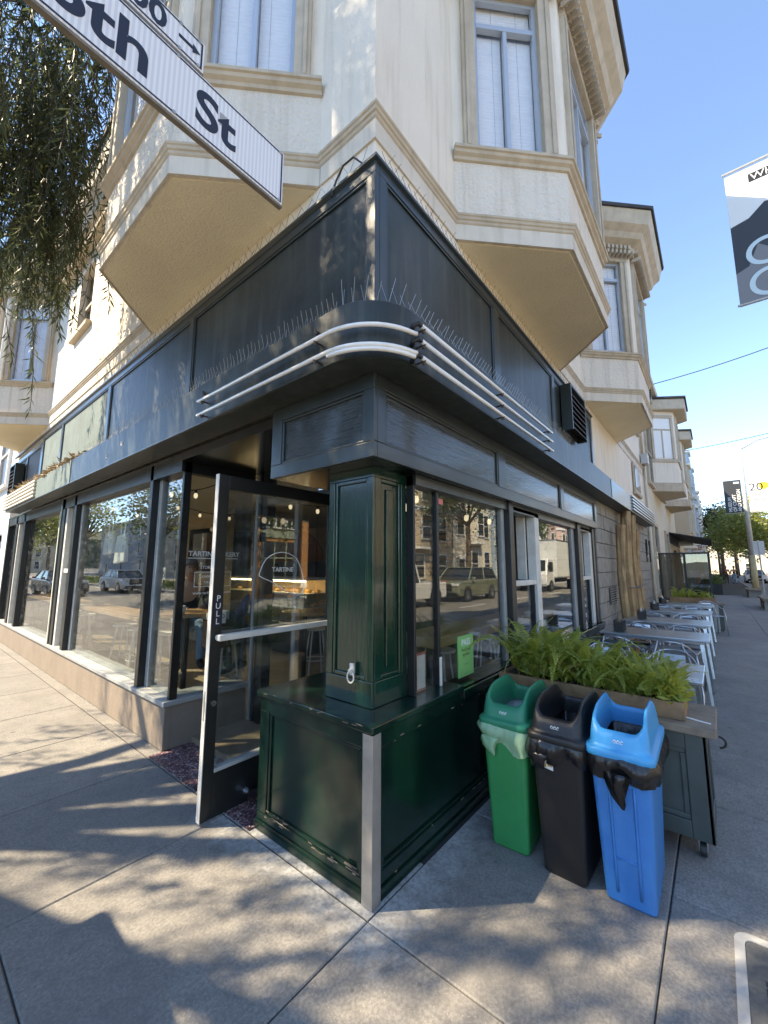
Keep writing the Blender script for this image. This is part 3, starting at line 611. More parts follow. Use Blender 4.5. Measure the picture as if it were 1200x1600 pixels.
# ---------------------------------------------------------------- street B shop windows
XB=.12
part('stall_riser',MB().prism([(.06,2.47),(.06,11.3),(.3,11.3),(.3,2.71),(.86,2.71),(.86,2.47)],0,.37),'taupe',bevel=.008)
part('riser_sill',MB().prism([(.035,2.445),(.035,11.3),(.32,11.3),(.32,2.73),(.87,2.73),(.87,2.445)],.371,.415),'greypaint',bevel=.006)
ZB0,ZB1=.416,2.66
def postB(y0,y1,mt='black',xa=.06,xb=.2,name='mullion',z0=ZB0): return part(name,MB().box(xa,xb,y0,y1,z0,ZB1),mt,bevel=.004)
def paneB(y0,y1): return part('window_pane',MB().box(XB+.02,XB+.026,y0,y1,ZB0,ZB1),'glass')
postB(2.47,2.51,xa=.09,xb=.16); paneB(2.51,3.05); postB(3.05,3.12,'greypaint',.125); postB(3.12,3.2); 
pb=paneB(3.2,5.78); postB(5.78,5.86,'greypaint',.125); postB(5.86,5.98)
postB(5.981,6.05,'whitepaint',.08); paneB(6.05,6.38); postB(6.38,6.47,'whitepaint',.08); part('meeting_rail',MB().box(.1,.16,6.05,6.38,1.5,1.56),'whitepaint'); postB(6.47,6.62); postB(6.62,6.68,'green_dark',.05); postB(6.9,6.96,'whitepaint',.1); part('reveal',MB().box(.14,.2,6.68,6.9,ZB0,ZB1),'trim')
paneB(6.96,9.4); postB(9.4,9.55); postB(9.55,9.62,'whitepaint',.08); paneB(9.62,10.1); postB(10.1,10.17,'whitepaint',.08); postB(10.17,10.35); paneB(10.35,11.2); postB(11.2,11.32)
part('window_head',MB().box(.06,.2,2.47,11.32,2.5,2.659).box(.2,.86,2.47,2.56,2.5,2.598),'black')
# return window beside the door recess, with lettering
rp=part('window_pane',MB().box(.161,.86,2.52,2.526,ZB0,2.5),'glass',label='glass side pane of the door recess with white lettering')
n1=(1,0,0);n2=(0,0,1)
text('lettering','TARTINE BAKERY',.068,'letters',(.2,2.518,1.7),n1,n2,rp,bold=.001,ext=.0006)
part('rule',MB().box(.2,.72,2.5165,2.5185,1.675,1.682),'letters',rp)
text('lettering','STORE HOURS',.042,'letters',(.46,2.518,1.575),n1,n2,rp,align='CENTER',ext=.0006)
part('rule',MB().box(.27,.65,2.5165,2.5185,1.54,1.546).box(.27,.65,2.5165,2.5185,1.4,1.406).box(.27,.276,2.5165,2.5185,1.406,1.54).box(.644,.65,2.5165,2.5185,1.406,1.54),'letters',rp)
text('lettering','MONDAY - SUNDAY',.03,'letters',(.46,2.518,1.49),n1,n2,rp,align='CENTER',ext=.0006)
text('lettering','7:30 AM - 7 PM',.03,'letters',(.46,2.518,1.435),n1,n2,rp,align='CENTER',ext=.0006)
text('lettering','www.tartinebakery.com',.04,'letters',(.46,2.518,1.33),n1,n2,rp,align='CENTER',ext=.0006)
st_=part('window_sticker',MB().box(.5,.62,2.5165,2.519,1.03,1.15),'letters',rp); text('lettering','NO',.06,'ink',(.56,2.516,1.08),n1,n2,rp,align='CENTER',ext=.0004)
part('window_sticker',MB().box(.136,.1395,3.3,3.4,1.74,1.98),'letters'); text('lettering','OPEN',.05,'ink',(.1355,3.37,1.76),(0,0,1),(0,1,0),B,ext=.0003)
# doorway
for a,b_,mt_ in ((2.24,2.33,'black'),(2.36,2.40,'black'),(2.42,2.46,'greypaint')): part('door_jamb',MB().box(.87,.98,a,b_,0,2.6),mt_,bevel=.004)
part('sidelight_pane',MB().box(.92,.926,2.33,2.47,.1,2.6),'doorglass')
part('door_jamb',MB().box(.87,.98,1.02,1.19,0,2.6),'black',bevel=.004); part('door_head',MB().box(.87,.98,1.19,2.24,2.24,2.31),'black',bevel=.004); part('transom_pane',MB().box(.92,.926,1.19,2.24,2.31,2.6),'doorglass')
part('threshold',MB().box(.86,1.0,1.02,2.46,.0,.02),'guard',bevel=.004)
part('display_post',MB().box(.64,.69,.97,1.02,.0,2.2),'whitepaint',bevel=.003); part('display_post',MB().box(.86,.9,.9,1.02,.813,2.2),'black'); pass
tz=part('recess_floor',MB().box(-.045,.98,.95,2.47,-.1,.0025),'terrazzo')
ring=MB()
for rr0,rr1 in ((.32,.36),(.15,.18)):
    n_=36; c=(.52,1.72)
    vs=[];
    for k in range(n_+1):
        a=math.pi*2*k/n_; vs+=[(c[0]+rr0*math.cos(a),c[1]+rr0*math.sin(a),.0045),(c[0]+rr1*math.cos(a),c[1]+rr1*math.sin(a),.0045)]
    ring.add(vs,[(2*k,2*k+1,2*k+3,2*k+2) for k in range(n_)])
ring.build('floor_emblem','kerb',tz)
# door leaf, standing open at a right angle
lf=bpy.data.objects.new('door',None); col.objects.link(lf); lf.parent=B; lf['label']='black glazed shop door standing open with chipped white edges'
yD0,yD1=1.205,1.25; xa,xb=-.23,.88
MB().box(xa,xa+.075,yD0,yD1,.02,2.235).build('stile','black',lf,bevel=.003); MB().box(xb-.07,xb,yD0,yD1,.02,2.235).build('stile','black',lf,bevel=.003)
MB().box(xa+.075,xb-.07,yD0,yD1,2.14,2.235).build('rail','black',lf,bevel=.003); MB().box(xa+.075,xb-.07,yD0,yD1,.02,.29).build('kick_panel','black',lf,bevel=.003)
MB().box(xa-.004,xa-.0005,yD0+.002,yD1-.002,.02,2.235).build('worn_edge','whitepaint',lf); MB().box(xa+.075,xb-.07,yD0-.006,yD1,.2905,.315).build('glazing_bead','greypaint',lf,bevel=.003)
MB().box(xa+.075,xb-.07,1.225,1.231,.315,2.14).build('pane','doorglass',lf)
hb=MB().box(xa+.03,xb-.02,1.14,1.19,1.115,1.155).box(xa+.03,xa+.06,1.19,1.204,1.12,1.15).box(xb-.08,xb-.05,1.19,1.204,1.12,1.15).build('push_bar','whitepaint',lf,bevel=.006)
MB().tube([(xa+.045,1.2045,.72),(xa+.045,1.195,.72)],.018,14).build('lock_cylinder','chrome',lf); MB().box(xa-.0055,xa-.0042,1.22,1.235,.62,.8).build('lock_plate','guard',lf)
pp=MB().box(xa+.012,xa+.064,1.2,1.2045,1.2,1.42).build('pull_plate','ink',lf)
for i,ch in enumerate('PULL'): text('lettering',ch,.055,'letters',(xa+.038,1.1995,1.37-i*.05),n1,n2,lf,align='CENTER',ext=.0004)
lp=[(.13,1.55),(.19,1.66),(.32,1.71),(.46,1.67),(.53,1.55),(.55,1.42),(.5,1.375),(.4,1.4),(.25,1.48),(.15,1.52),(.13,1.55)]
def catmull(P,n=6):
    out=[]; m=len(P)-1
    for i in range(m):
        p0,p1,p2,p3=[Vector(P[(i+k)%m]) for k in (-1,0,1,2)]
        for j in range(n):
            t=j/n; out.append(.5*((2*p1)+(p2-p0)*t+(2*p0-5*p1+4*p2-p3)*t*t+(3*p1-p0-3*p2+p3)*t**3))
    return out+[out[0]]
MB().tube([(q[0],1.2242,q[1]) for q in catmull(lp)],.0026,5).build('loop_emblem','letters',lf); text('lettering','TARTINE',.05,'letters',(.34,1.2243,1.56),n1,n2,lf,align='CENTER',ext=.0003)
ds=MB(); ds.tube([(.09,1.204,.09),(.09,1.16,.09)],[.03,.02],12).tube([(.09,1.16,.09),(.09,1.13,.09)],[.028,.042],14)
ds.build('door_stop','chrome',lf,smooth=False)
# ================================================================ bins
def rrect(hx,hy,r,n=4):
    P=[]
    for cx,cy,a0 in ((hx-r,hy-r,0),(-hx+r,hy-r,90),(-hx+r,-hy+r,180),(hx-r,-hy+r,270)):
        for k in range(n+1):
            a=R(a0+90*k/n); P.append((cx+r*math.cos(a),cy+r*math.sin(a)))
    return P
def loft(mb,rings,cap0=True,cap1=True):
    n=len(rings[0]); o=[p for r in rings for p in r]
    fs=[(i*n+k,i*n+(k+1)%n,(i+1)*n+(k+1)%n,(i+1)*n+k) for i in range(len(rings)-1) for k in range(n)]
    if cap0: fs.append(tuple(range(n-1,-1,-1)))
    if cap1: fs.append(tuple((len(rings)-1)*n+k for k in range(n)))
    mb.add(o,fs); return mb
def ring(hx,hy,r,z,cx=0,zf=None,n=4): return [(cx+x,y,z if zf is None else zf(x,y)) for x,y in rrect(hx,hy,r,n)]
def bin_(label,loc,rz,body,lid,bag,liner,knot,rib=False,group='waste bins by the planter cart'):
    # local: x along the long side (front face at x=0 side -> -x), y narrow
    t=thing('waste_bin',label,'bin',loc,rz,group)
    H=.70; hx0,hy0,hx1,hy1=.22,.106,.265,.134
    mb=MB(); loft(mb,[ring(hx0-.01,hy0-.01,.02,0),ring(hx0,hy0,.022,.012),ring(hx1,hy1,.028,H)],True,False)
    loft(mb,[ring(hx1-.006,hy1-.006,.024,H),ring(hx0-.006,hy0-.006,.018,.03)],False,True)
    b_=mb.build('bin_body',body,t,smooth=False)
    if rib:
        for sgn in (-1,1):
            rb=MB()
            for u in (-.055,.055):
                pts=[]
                for k in range(6):
                    f=.08+.72*k/5; hx=hx0+(hx1-hx0)*f; pts.append((sgn*(hx+.002),u*(1-.12*(1-f)),H*f))
                rb.tube(pts,.0065,6)
            hx=hx0+(hx1-hx0)*.8; rb.tube([(sgn*(hx+.002),-.055,H*.8),(sgn*(hx+.002),.055,H*.8)],.0065,6); hx=hx0+(hx1-hx0)*.3; rb.tube([(sgn*(hx+.001),-.05,H*.3),(sgn*(hx+.001),.05,H*.3)],.0045,6)
            rb.build('moulded_rib',body,b_,smooth=True)
        for sgn in (-1,1):
            MB().add([(-.12,sgn*(hy0+.012),.0),(.12,sgn*(hy0+.012),.0),(.1,sgn*(hy0+.004),.02),(-.1,sgn*(hy0+.004),.02)],[(0,1,2,3)])
    # liner cuff: crumpled skirt over the rim
    rings=[]; R0=[]
    P_=rrect(hx1,hy1,.03,5); P_=P_+[P_[0]]
    for p,q in zip(P_[:-1],P_[1:]):
        m_=max(1,int(math.hypot(q[0]-p[0],q[1]-p[1])/.007)); R0+=[(p[0]+(q[0]-p[0])*i/m_,p[1]+(q[1]-p[1])*i/m_) for i in range(m_)]
    ph=[random.uniform(0,6.28) for _ in range(8)]; NR=9; dep=.13 if knot else .11
    for j in range(NR):
        f=j/(NR-1); rr=[]
        for k,(x,y) in enumerate(R0):
            a_=math.atan2(y/hy1,x/hx1)
            w_=math.sin(k*.9+ph[0]+3*f)*.5+math.sin(k*.37+ph[1]-4*f)*.7+math.sin(k*1.7+ph[2]+9*f)*.35+random.uniform(-.25,.25)
            of=.01+.03*math.sin(math.pi*min(1,f*1.1))*(.75+.25*math.sin(3*a_+ph[3]))+w_*.0045*min(1,3*f)
            z=H-.005-dep*f*(1+.25*math.sin(2*a_+ph[4])+.12*math.sin(7*a_+ph[5]))-(random.uniform(0,.005) if j==NR-1 else 0)
            nx_,ny_=math.cos(a_)*.5,math.sin(a_)*.5
            if abs(x)>hx1-.02: nx_,ny_=math.copysign(1,x),ny_*.3
            elif abs(y)>hy1-.02: nx_,ny_=nx_*.3,math.copysign(1,y)
            tp_=1-(H-z)*.09
            rr.append((x*tp_+nx_*of,y*tp_+ny_*of,z))
        rings.append(rr)
    lb=MB(); loft(lb,rings,False,False); lo=lb.build('liner_bag',liner,t,smooth=True)
    # inner bag sagging below the opening
    ib=MB(); rr2=[]
    for j,(sx,z) in enumerate(((.97,H+.0),(.9,H-.06),(.75,H-.12),(.4,H-.15))):
        rr2.append([(x*sx,y*sx,z+random.uniform(-.008,.008)) for x,y in rrect(hx1-.012,hy1-.012,.03,6)])
    loft(ib,rr2,False,True); ib.build('liner_inside',bag,t,smooth=True)
    if knot:   # twisted tail of the liner hanging on the front
        kx,ky=knot
        kb_=MB()
        prev=[]
        for i in range(7):
            f=i/6; rr=[]
            for k in range(14):
                th=2*math.pi*k/14+f*.8; r0=(.045*(1-f)**.8+.004)*(1+.35*math.sin(3*th+ph[1])+.2*math.sin(5*th))
                rr.append((-hx1-.022-.008*math.sin(3*f)+.25*r0*math.cos(th),ky+.012*math.sin(4*f)+r0*math.sin(th),H-.085-(.03+kx)*f*1.3))
            prev.append(rr)
        loft(kb_,prev,True,True)
        kb_.build('liner_tail',liner,lo,smooth=True)
    # lid: flange, hood with two arched cheeks along the long sides and a low open front and back
    lm=MB()
    def dense(hx,hy,r,m=64):
        P=rrect(hx,hy,r,6); P=P+[P[0]]; ds=[0]
        for p,q in zip(P[:-1],P[1:]): ds.append(ds[-1]+math.hypot(q[0]-p[0],q[1]-p[1]))
        out=[]
        for k in range(m):
            d_=ds[-1]*k/m; i=max(j for j in range(len(ds)-1) if ds[j]<=d_+1e-9); f=(d_-ds[i])/max(1e-9,ds[i+1]-ds[i]); out.append((P[i][0]+(P[i+1][0]-P[i][0])*f,P[i][1]+(P[i+1][1]-P[i][1])*f))
        return out
    def sm(e0,e1,x): x=min(1,max(0,(x-e0)/(e1-e0))); return x*x*(3-2*x)
    def zt(x,y):
        ch=sm(.6,.93,abs(y)/hy1); ar=1-(abs(x)/hx1)**4*.85
        return H+.09+.092*ch*ar
    D0=dense(hx1,hy1,.04)
    sc_=lambda kx,ky,fz:[(x*kx,y*ky,fz(x,y)) for x,y in D0]
    fl=[sc_(1.06,1.11,lambda x,y:H-.03),sc_(1.085,1.14,lambda x,y:H-.022),sc_(1.085,1.14,lambda x,y:H+.004),sc_(1.06,1.1,lambda x,y:H+.012),sc_(1.0,1.0,lambda x,y:H+.016)]
    hd=[sc_(.985,.98,lambda x,y:H+.03),sc_(.955,.95,lambda x,y:H+.03+(zt(x,y)-H-.03)*.45),sc_(.91,.90,lambda x,y:H+.03+(zt(x,y)-H-.03)*.85),sc_(.885,.865,lambda x,y:zt(x,y)-.006),sc_(.855,.82,zt),sc_(.825,.775,lambda x,y:zt(x,y)-.006),sc_(.815,.76,lambda x,y:H+.03+(zt(x,y)-H-.03)*.6),sc_(.815,.75,lambda x,y:H-.0)]
    loft(lm,fl+hd,False,False)
    lid_=lm.build('lid',lid,t,smooth=True)
    lg=MB(); lx=-hx1*.972
    lg.tube([(lx-.001*0,-.022+.0055*k,H+.052+.006*math.sin(k*2.1)) for k in range(9)],.0022,5).tube([(lx,-.02,H+.043),(lx,.02,H+.043)],.0012,4); tag(lg.build('lid_logo','letters',lid_),kind='stuff')
    return t
GB='three slim waste bins in a row'
bin_('green slim waste bin with dark green hooded lid and pale green liner',(1.02,-.345,0),R(2),'bin_green','lid_green','bag_white','bag_green',(.05,.06),group=GB)
bk=bin_('black slim waste bin with black hooded lid and a torn sticker',(.985,-.66,0),R(-1),'bin_black','bin_black','bag_black','bag_black',(.03,.07),group=GB)
bin_('blue slim waste bin with bright blue hooded lid and black liner',(1.0,-.945,0),R(1),'bin_blue','lid_blue','bag_black','bag_black',(.09,.0),rib=True,group=GB)
sk=MB().obox((-.2685,.045,.56),(0,.03,.004),(-.002,0,.022),(.0006,0,0)); so_=sk.build('sticker','paper',bk); MB().obox((-.2695,.03,.565),(0,.012,0),(-.001,0,.014),(.0004,0,0)).obox((-.269,.06,.555),(0,.01,0),(-.001,0,.012),(.0004,0,0)).build('sticker_print','cake',so_)
# ================================================================ planter cart, trough, ferns
ct=thing('planter_cart','dark green panelled cart with wooden top and casters behind the bins','cart',(1.62,-.67,0))
def lp_(mb,n,mt,bevel=0.004,par=None): return mb.build(n,mt,par or ct,bevel=bevel)
cx0,cx1,cy0,cy1=-.23,.23,-.6,.6
lp_(MB().box(cx0+.02,cx1,cy0+.02,cy1,.1,.66),'cabinet','cartgreen')
for (a,b_) in ((cy0,cy0+.1),(cy1-.1,cy1),(-.05,.05)): lp_(MB().box(cx0,cx0+.0195,a,b_,.1,.66),'stile','cartgreen')
for (a,b_) in ((.1,.19),(.57,.66)):
    for (c,d) in ((cy0+.1,-.05),(.05,cy1-.1)): lp_(MB().box(cx0,cx0+.0195,c,d,a,b_),'rail','cartgreen')
for (c,d) in ((cy0+.1,-.05),(.05,cy1-.1)):
    t=.03; lp_(MB().box(cx0+.008,cx0+.0195,c,d,.19,.19+t).box(cx0+.008,cx0+.0195,c,d,.57-t,.57).box(cx0+.008,cx0+.0195,c,c+t,.22,.54).box(cx0+.008,cx0+.0195,d-t,d,.22,.54),'panel_moulding','cartgreen',.006)
for (a,b_) in ((cx0,cx0+.09),(cx1-.09,cx1)): lp_(MB().box(a,b_,cy0,cy0+.0195,.1,.66),'end_stile','cartgreen')
for a,b_ in ((.1,.19),(.57,.66)): lp_(MB().box(cx0+.09,cx1-.09,cy0,cy0+.0195,a,b_),'end_rail','cartgreen')
for i in range(3): lp_(MB().box(cx0-.03+i*.175,cx0-.03+i*.175+.173,cy0-.05,cy1+.03,.661,.705),'top_plank','weathered',.005)
for sx_ in (cx0+.06,cx1-.06):
    for sy_ in (cy0+.06,cy1-.06):
        k=MB().tube([(sx_,sy_-.014,.036),(sx_,sy_+.014,.036)],.036,16).build('caster','caster',ct,bevel=.004); MB().box(sx_-.02,sx_+.02,sy_-.02,sy_-.016,.03,.1).box(sx_-.02,sx_+.02,sy_+.016,sy_+.02,.03,.1).box(sx_-.025,sx_+.025,sy_-.022,sy_+.022,.092,.1).build('caster_fork','guard',k)
hr=[(cx0+.08,cy0-.055-.03*math.sin(math.pi*k/8),.62+.03*math.cos(math.pi*k/8)) for k in range(9)]; lp_(MB().tube(hr,.006,6),'handle','wire_black',0)
tr=thing('fern_planter','weathered wooden trough full of sword ferns on the cart by the bins','planter',(1.6,-.6,.706))
for n_,bxs in (('long_board',(-.17,-.145,-.58,.56,0,.1)),('long_board',(.145,.17,-.58,.56,0,.1)),('end_board',(-.145,.145,-.58,-.555,0,.1)),('end_board',(-.145,.145,.535,.56,0,.1))): MB().box(*bxs).build(n_,'wood_side',tr,bevel=.004)
MB().box(-.145,.145,-.555,.535,.005,.08).build('soil','soil',tr)
def frond_mesh(L_,arch,dr,seed):
    rn=random.Random(seed); mb=MB(); N=26; pts=[]
    x=z=0; a=R(82)
    for k in range(N+1):
        pts.append((x,0,z)); st=L_/N; a-=R(arch)*(.5+1.3*k/N)/N; x+=math.cos(a)*st; z+=math.sin(a)*st
    mb.tube([pts[i] for i in range(0,N+1,2)],[.0022*(1-.8*i/N) for i in range(0,N+1,2)],3)
    for k in range(3,N+1):
        f=k/N; wd=(.05*math.sin(math.pi*min(1,f*1.05)**.75)+.006)*L_/.42*dr; p=Vector(pts[k]); t=(Vector(pts[k])-Vector(pts[k-1])).normalized()
        up=Vector((-t.z,0,t.x))
        for s in (-1,1):
            d_=(Vector((0,s,0))*.9+t*.35-up*rn.uniform(.0,.35)).normalized(); q=p+d_*wd*rn.uniform(.85,1.1); hw=t*(.0075*L_/.42)
            mid=p+(q-p)*.5+up*.003
            mb.add([p-hw*.6,mid-hw*1.1,q,mid+hw*1.1,p+hw*.6],[(0,1,3,4),(1,2,3)])
    me=bpy.data.meshes.new('frond'); me.from_pydata(mb.v,[],mb.f); me.materials.append(M['fern']); return me
fm=[frond_mesh(.38+.03*i,45+15*i,.55+.1*(i%3),i) for i in range(7)]
fd=frond_mesh(.36,120,.6,99); fd.materials.clear(); fd.materials.append(M['fern_dry'])
rn=random.Random(3)
def put_fronds(parent,n,hx,ya_,yb,scale,z=.07,name='frond'):
    for i in range(n):
        y=rn.uniform(ya_,yb); tall=1.2-.5*(yb-y)/(yb-ya_)
        o=bpy.data.objects.new(name,fd if rn.random()<.07 else rn.choice(fm)); col.objects.link(o); o.parent=parent
        o.location=(rn.uniform(-hx,hx),y,z); s=scale*tall*rn.uniform(.7,1.12); o.scale=(s,s,s)
        o.rotation_euler=(rn.uniform(-.15,.15),rn.uniform(-.25,.25),rn.uniform(0,6.283))
put_fronds(tr,295,.15,-.56,.43,1.0)
def undergrowth():
    n_=2600; p=rng.uniform([-.17,-.57,.06],[.17,.45,.2],(n_,3)); p[:,2]+=.06*(p[:,1]+.57); leaves('undergrowth',p,rng.normal(0,1,(n_,3))*[1,1,.6]+[0,0,.4],.075,.022,'fern',tr,.3,'stuff')
kn=thing('plastic_knife','white plastic knife lying on the wooden cart top','cutlery',(1.5,-1.22,.7065),R(70)); MB().prism([(-.08,-.006),(-.02,-.005),(.0,-.009),(.06,-.009),(.08,-.002),(.06,.006),(-.08,.005)],0,.004).build('blade','letters',kn)
# second planter further along
t2=thing('planter_cart','dark planter stand with wooden top at the end of the table row','cart',(11.95,-.85,0)); MB().box(-.22,.22,-.6,.5,.05,.66).build('cabinet','cartgreen',t2,bevel=.005); MB().box(-.26,.26,-.64,.54,.661,.7).build('top','weathered',t2,bevel=.005); 
for s_ in (-.15,.15): MB().box(-.24,-.2205,s_*3-.06,s_*3+.06,.0,.66).build('leg','greypaint',t2)
tr2=thing('fern_planter','low wooden trough of ferns beyond the outdoor tables','planter',(11.9,-.82,.701)); MB().box(-.2,-.17,-.5,.45,0,.12).box(.17,.2,-.5,.45,0,.12).box(-.17,.17,-.5,-.47,0,.12).box(-.17,.17,.42,.45,0,.12).build('trough','wood_side',tr2); MB().box(-.17,.17,-.47,.42,.01,.1).build('soil','soil',tr2)
put_fronds(tr2,60,.13,-.45,.4,.85)
# ================================================================ outdoor tables, chairs, caddies
def make_table():
    t=thing('cafe_table','','table'); 
    MB().box(-.35,.35,-.58,.58,.722,.75).build('tabletop','tabletop',t,bevel=.006); MB().box(-.3,.3,-.53,.53,.69,.7215).build('apron','tubealu',t)
    for sx_ in (-1,1):
        for sy_ in (-1,1): MB().add([(sx_*.27+a,sy_*.5+b_,.69) for a,b_ in ((-.03,-.02),(.03,-.02),(.03,.02),(-.03,.02))]+[(sx_*.36+a,sy_*.55+b_,0) for a,b_ in ((-.014,-.012),(.014,-.012),(.014,.012),(-.014,.012))],[(0,1,2,3),(7,6,5,4)]+[(i,(i+1)%4,4+(i+1)%4,4+i) for i in range(4)]).build('leg','tabletop',t)
    return t
tp=make_table(); TX=[(2.66,-.67),(4.88,-.69),(6.5,-.69),(8.46,-.69),(10.3,-.71)]
TL=['brushed metal cafe table standing beside the fern planter with white stickers on its corner','brushed metal cafe table second from the fern planter, with a napkin caddy','brushed metal cafe table in the middle of the outdoor row','brushed metal cafe table second from the far planter','brushed metal cafe table next to the far planter stand']
for i,(x,y) in enumerate(TX):
    o=tp if i==0 else copy_tree(tp)
    o.location=(x,y,0); o.rotation_euler=(0,0,0)
    tag(o,TL[i],'table','outdoor cafe tables in a row')
for k in range(2): MB().box(-.33+.06*k,-.3+.06*k,-.55,-.46,.7505,.7515).build('sticker','letters',tp)
def make_chair():
    t=thing('bistro_chair','round-backed metal cafe chair drawn up to an outdoor table','chair',(0,0,0),0,'metal chairs at the outdoor tables')
    st=MB().box(-.2,.2,-.2,.2,.44,.46).build('seat','tubealu',t,bevel=.015)
    arc=[]; 
    for k in range(15):
        a=R(-100+200*k/14); arc.append((-.02+.25*math.cos(a)-.0,0.24*math.sin(a),.77-.16*abs(math.sin(a))**3 if abs(a)<R(91) else .62))
    MB().tube(arc,.0095,8).build('back_rail','tubealu',t,smooth=True)
    for s in (-1,1):
        MB().tube([(-.18,s*.24,0),(-.1,s*.26,.45),(-.07,s*.236,.62)],.011,7).build('leg','tubealu',t,smooth=True); MB().tube([(.24,s*.2,0),(.18,s*.2,.45),(.205,s*.11,.765)],.011,7).build('leg','tubealu',t,smooth=True)
    sl_=MB().obox((.2,0,.68),(.01,0,.05),(0,.1,0),(.003,0,0)); sl_.build('back_slat','tubealu',t)
    return t
ch=make_chair(); first=True
for i in range(4):
    xm=(TX[i][0]+TX[i+1][0])/2; g_=(TX[i+1][0]-TX[i][0])
    for y in (-.93,-.42):
        for s in (-1,1):
            o=ch if first else copy_tree(ch); first=False
            of=g_/2-.62 if g_>2 else .06
            o.location=(xm+s*max(.1,of)+random.uniform(-.03,.03),y+random.uniform(-.04,.04),0); o.rotation_euler=(0,0,R(180 if s>0 else 0)+random.uniform(-.12,.12))
            dsc=['the table beside the fern planter','the second table from the fern planter','the middle table of the row','the second table from the far planter','the table next to the far planter']
            o['label']='round-backed metal chair, '+('kerb' if y<-.6 else 'wall')+' end, '+('beyond ' if s<0 else 'before ')+dsc[i if s<0 else i+1]
o=copy_tree(ch); o['label']='round-backed metal chair pulled out beside the far planter stand'; o.location=(11.15,-1.2,0); o.rotation_euler=(0,0,R(20))
cl=['with a paper poking out of its top','on the middle table','on the fourth table','on the table by the far planter']
for i,(x,y) in enumerate(((4.75,-.32),(6.5,-.36),(8.35,-.36),(10.2,-.34))):
    c=thing('napkin_caddy','black wire napkin caddy '+cl[i] if i else 'black wire napkin caddy with a paper poking out of its top','caddy',(x,y,.7515),R(10*i),'napkin caddies on the outdoor tables')
    m_=MB()
    for k in range(6):
        z=.008+.026*k; m_.tube([(-.08,-.06,z),(.08,-.06,z),(.08,.06,z),(-.08,.06,z),(-.08,-.06,z)],.003,4)
    for k in range(9): m_.tube([(-.08+.02*k,-.06,0.003),(-.08+.02*k,-.06,.14)],.002,4).tube([(-.08+.02*k,.06,0.003),(-.08+.02*k,.06,.14)],.002,4)
    m_.build('wire_basket','wire_black',c); MB().box(-.07,.07,-.05,.05,.004,.12).build('napkins','darkwall',c)
    MB().add([(-.04,-.01,.12),(.03,-.01,.12),(.0,.0,.19),(-.04,.02,.12),(.03,.02,.12)],[(0,1,2),(3,4,2),(0,3,2),(1,4,2)]).build('napkin_tip','wood_side' if i==0 else 'paper',c)
# split logs against the wall
for i,(x,zt,zb,r,lean) in enumerate(((6.62,2.35,.05,.075,.16),(7.3,2.66,.05,.085,.12),(7.95,2.66,.05,.08,-.05),(8.5,2.4,.05,.065,-.12))):
    pts=[(x-lean+(lean)*k/7+random.uniform(-.02,.02)*2,-.12-.02*math.sin(k),zb+(zt-zb)*k/7) for k in range(8)]
    lab=['rough split log leaning on the grey block wall, its top free of the canopy','tall rough split log reaching up under the canopy beside the leaning one','tall rough split log in the bundle bound by a wire','shorter rough split log at the far end of the bundle'][i]
    tag(MB().tube(pts,[r*random.uniform(.85,1.15) for _ in pts],7).build('split_log','bark',rec=True,smooth=False),lab,'log','split logs against the block wall')
tag(MB().tube([(6.4,-.24,1.25),(7.4,-.27,1.24),(8.5,-.22,1.26)],.012,6).build('binding_wire','rust',rec=True),'thin wire strap round the split logs','wire')
# utility cover
uc=thing('utility_cover','concrete utility box lid with raised rim set in the pavement','cover',(.48,-1.6,0)); 
P0=[(x+.0,y) for x,y in rrect(.47,.28,.06)]; P1=[(x,y) for x,y in rrect(.435,.245,.04)]
loft(MB(),[[(x,y,-.008) for x,y in P0],[(x,y,.007) for x,y in P0],[(x,y,.007) for x,y in P1],[(x,y,.001) for x,y in P1]],False,False).build('rim','rimstone',uc); MB().prism(P1,-.008,.003).build('lid','granite',uc)
text('lettering','LAR CONCRETE',.075,'blackplain',(-.3,.14,.0032),(1,0,0),(0,1,0),uc,ext=.0004)
text('lettering','WATER',.1,'blackplain',(-.2,-.06,.0032),(1,0,0),(0,1,0),uc,ext=.0004)
# ================================================================ street signs on the corner pole
sp_=thing('street_sign','white street name blade with black border hung from the corner pole','street sign',(-1.85,.1,0))
def sg(mb,n,mt,par=sp_,bevel=0): return mb.build(n,mt,par,bevel=bevel)
sg(MB().tube([(0,0,-.15+.15),(0,0,4.0)],.038,14),'pole','pole_metal'); X0=.03; X1=-.59+1.85
def blade(x0,x1,z0,z1,nm):
    b_=sg(MB().box(x0,x1,-.012,.012,z0,z1),nm,'signstripe',bevel=.004); t=.007; y=-.0135; i=.009
    MB().box(x0+i,x1-i,y,-.0122,z0+i,z0+i+t).box(x0+i,x1-i,y,-.0122,z1-i-t,z1-i).box(x1-i-t,x1-i,y,-.0122,z0+i+t,z1-i-t).box(x0+i,x0+i+t,y,-.0122,z0+i+t,z1-i-t).build('border','ink',b_)
    MB().box(x0,x1,-.011,.011,z0-.012,z0-.0005).build('edge_channel','signedge',b_)
    for xx in (x1-.025,x0+.3,x0+.72): 
        for zz in (z0+.012,z1-.012): MB().tube([(xx,-.012,zz),(xx,-.017,zz)],.007,10).build('rivet','guard',b_)
    return b_
b1=blade(X0,X1,3.335,3.62,'name_blade'); text('lettering','18th',.235,'ink',(.22,-.0126,3.395),(1,0,0),(0,0,1),b1,ext=.0012,bold=.005,sx=1.02); text('lettering','St',.225,'ink',(.825,-.0126,3.4),(1,0,0),(0,0,1),b1,ext=.0012,bold=.005,sx=1.0)
b2=blade(X0,-1.0+1.85,3.634,3.775,'number_blade'); text('lettering','3600',.135,'ink',(.43,-.0126,3.662),(1,0,0),(0,0,1),b2,ext=.0012,bold=.003)
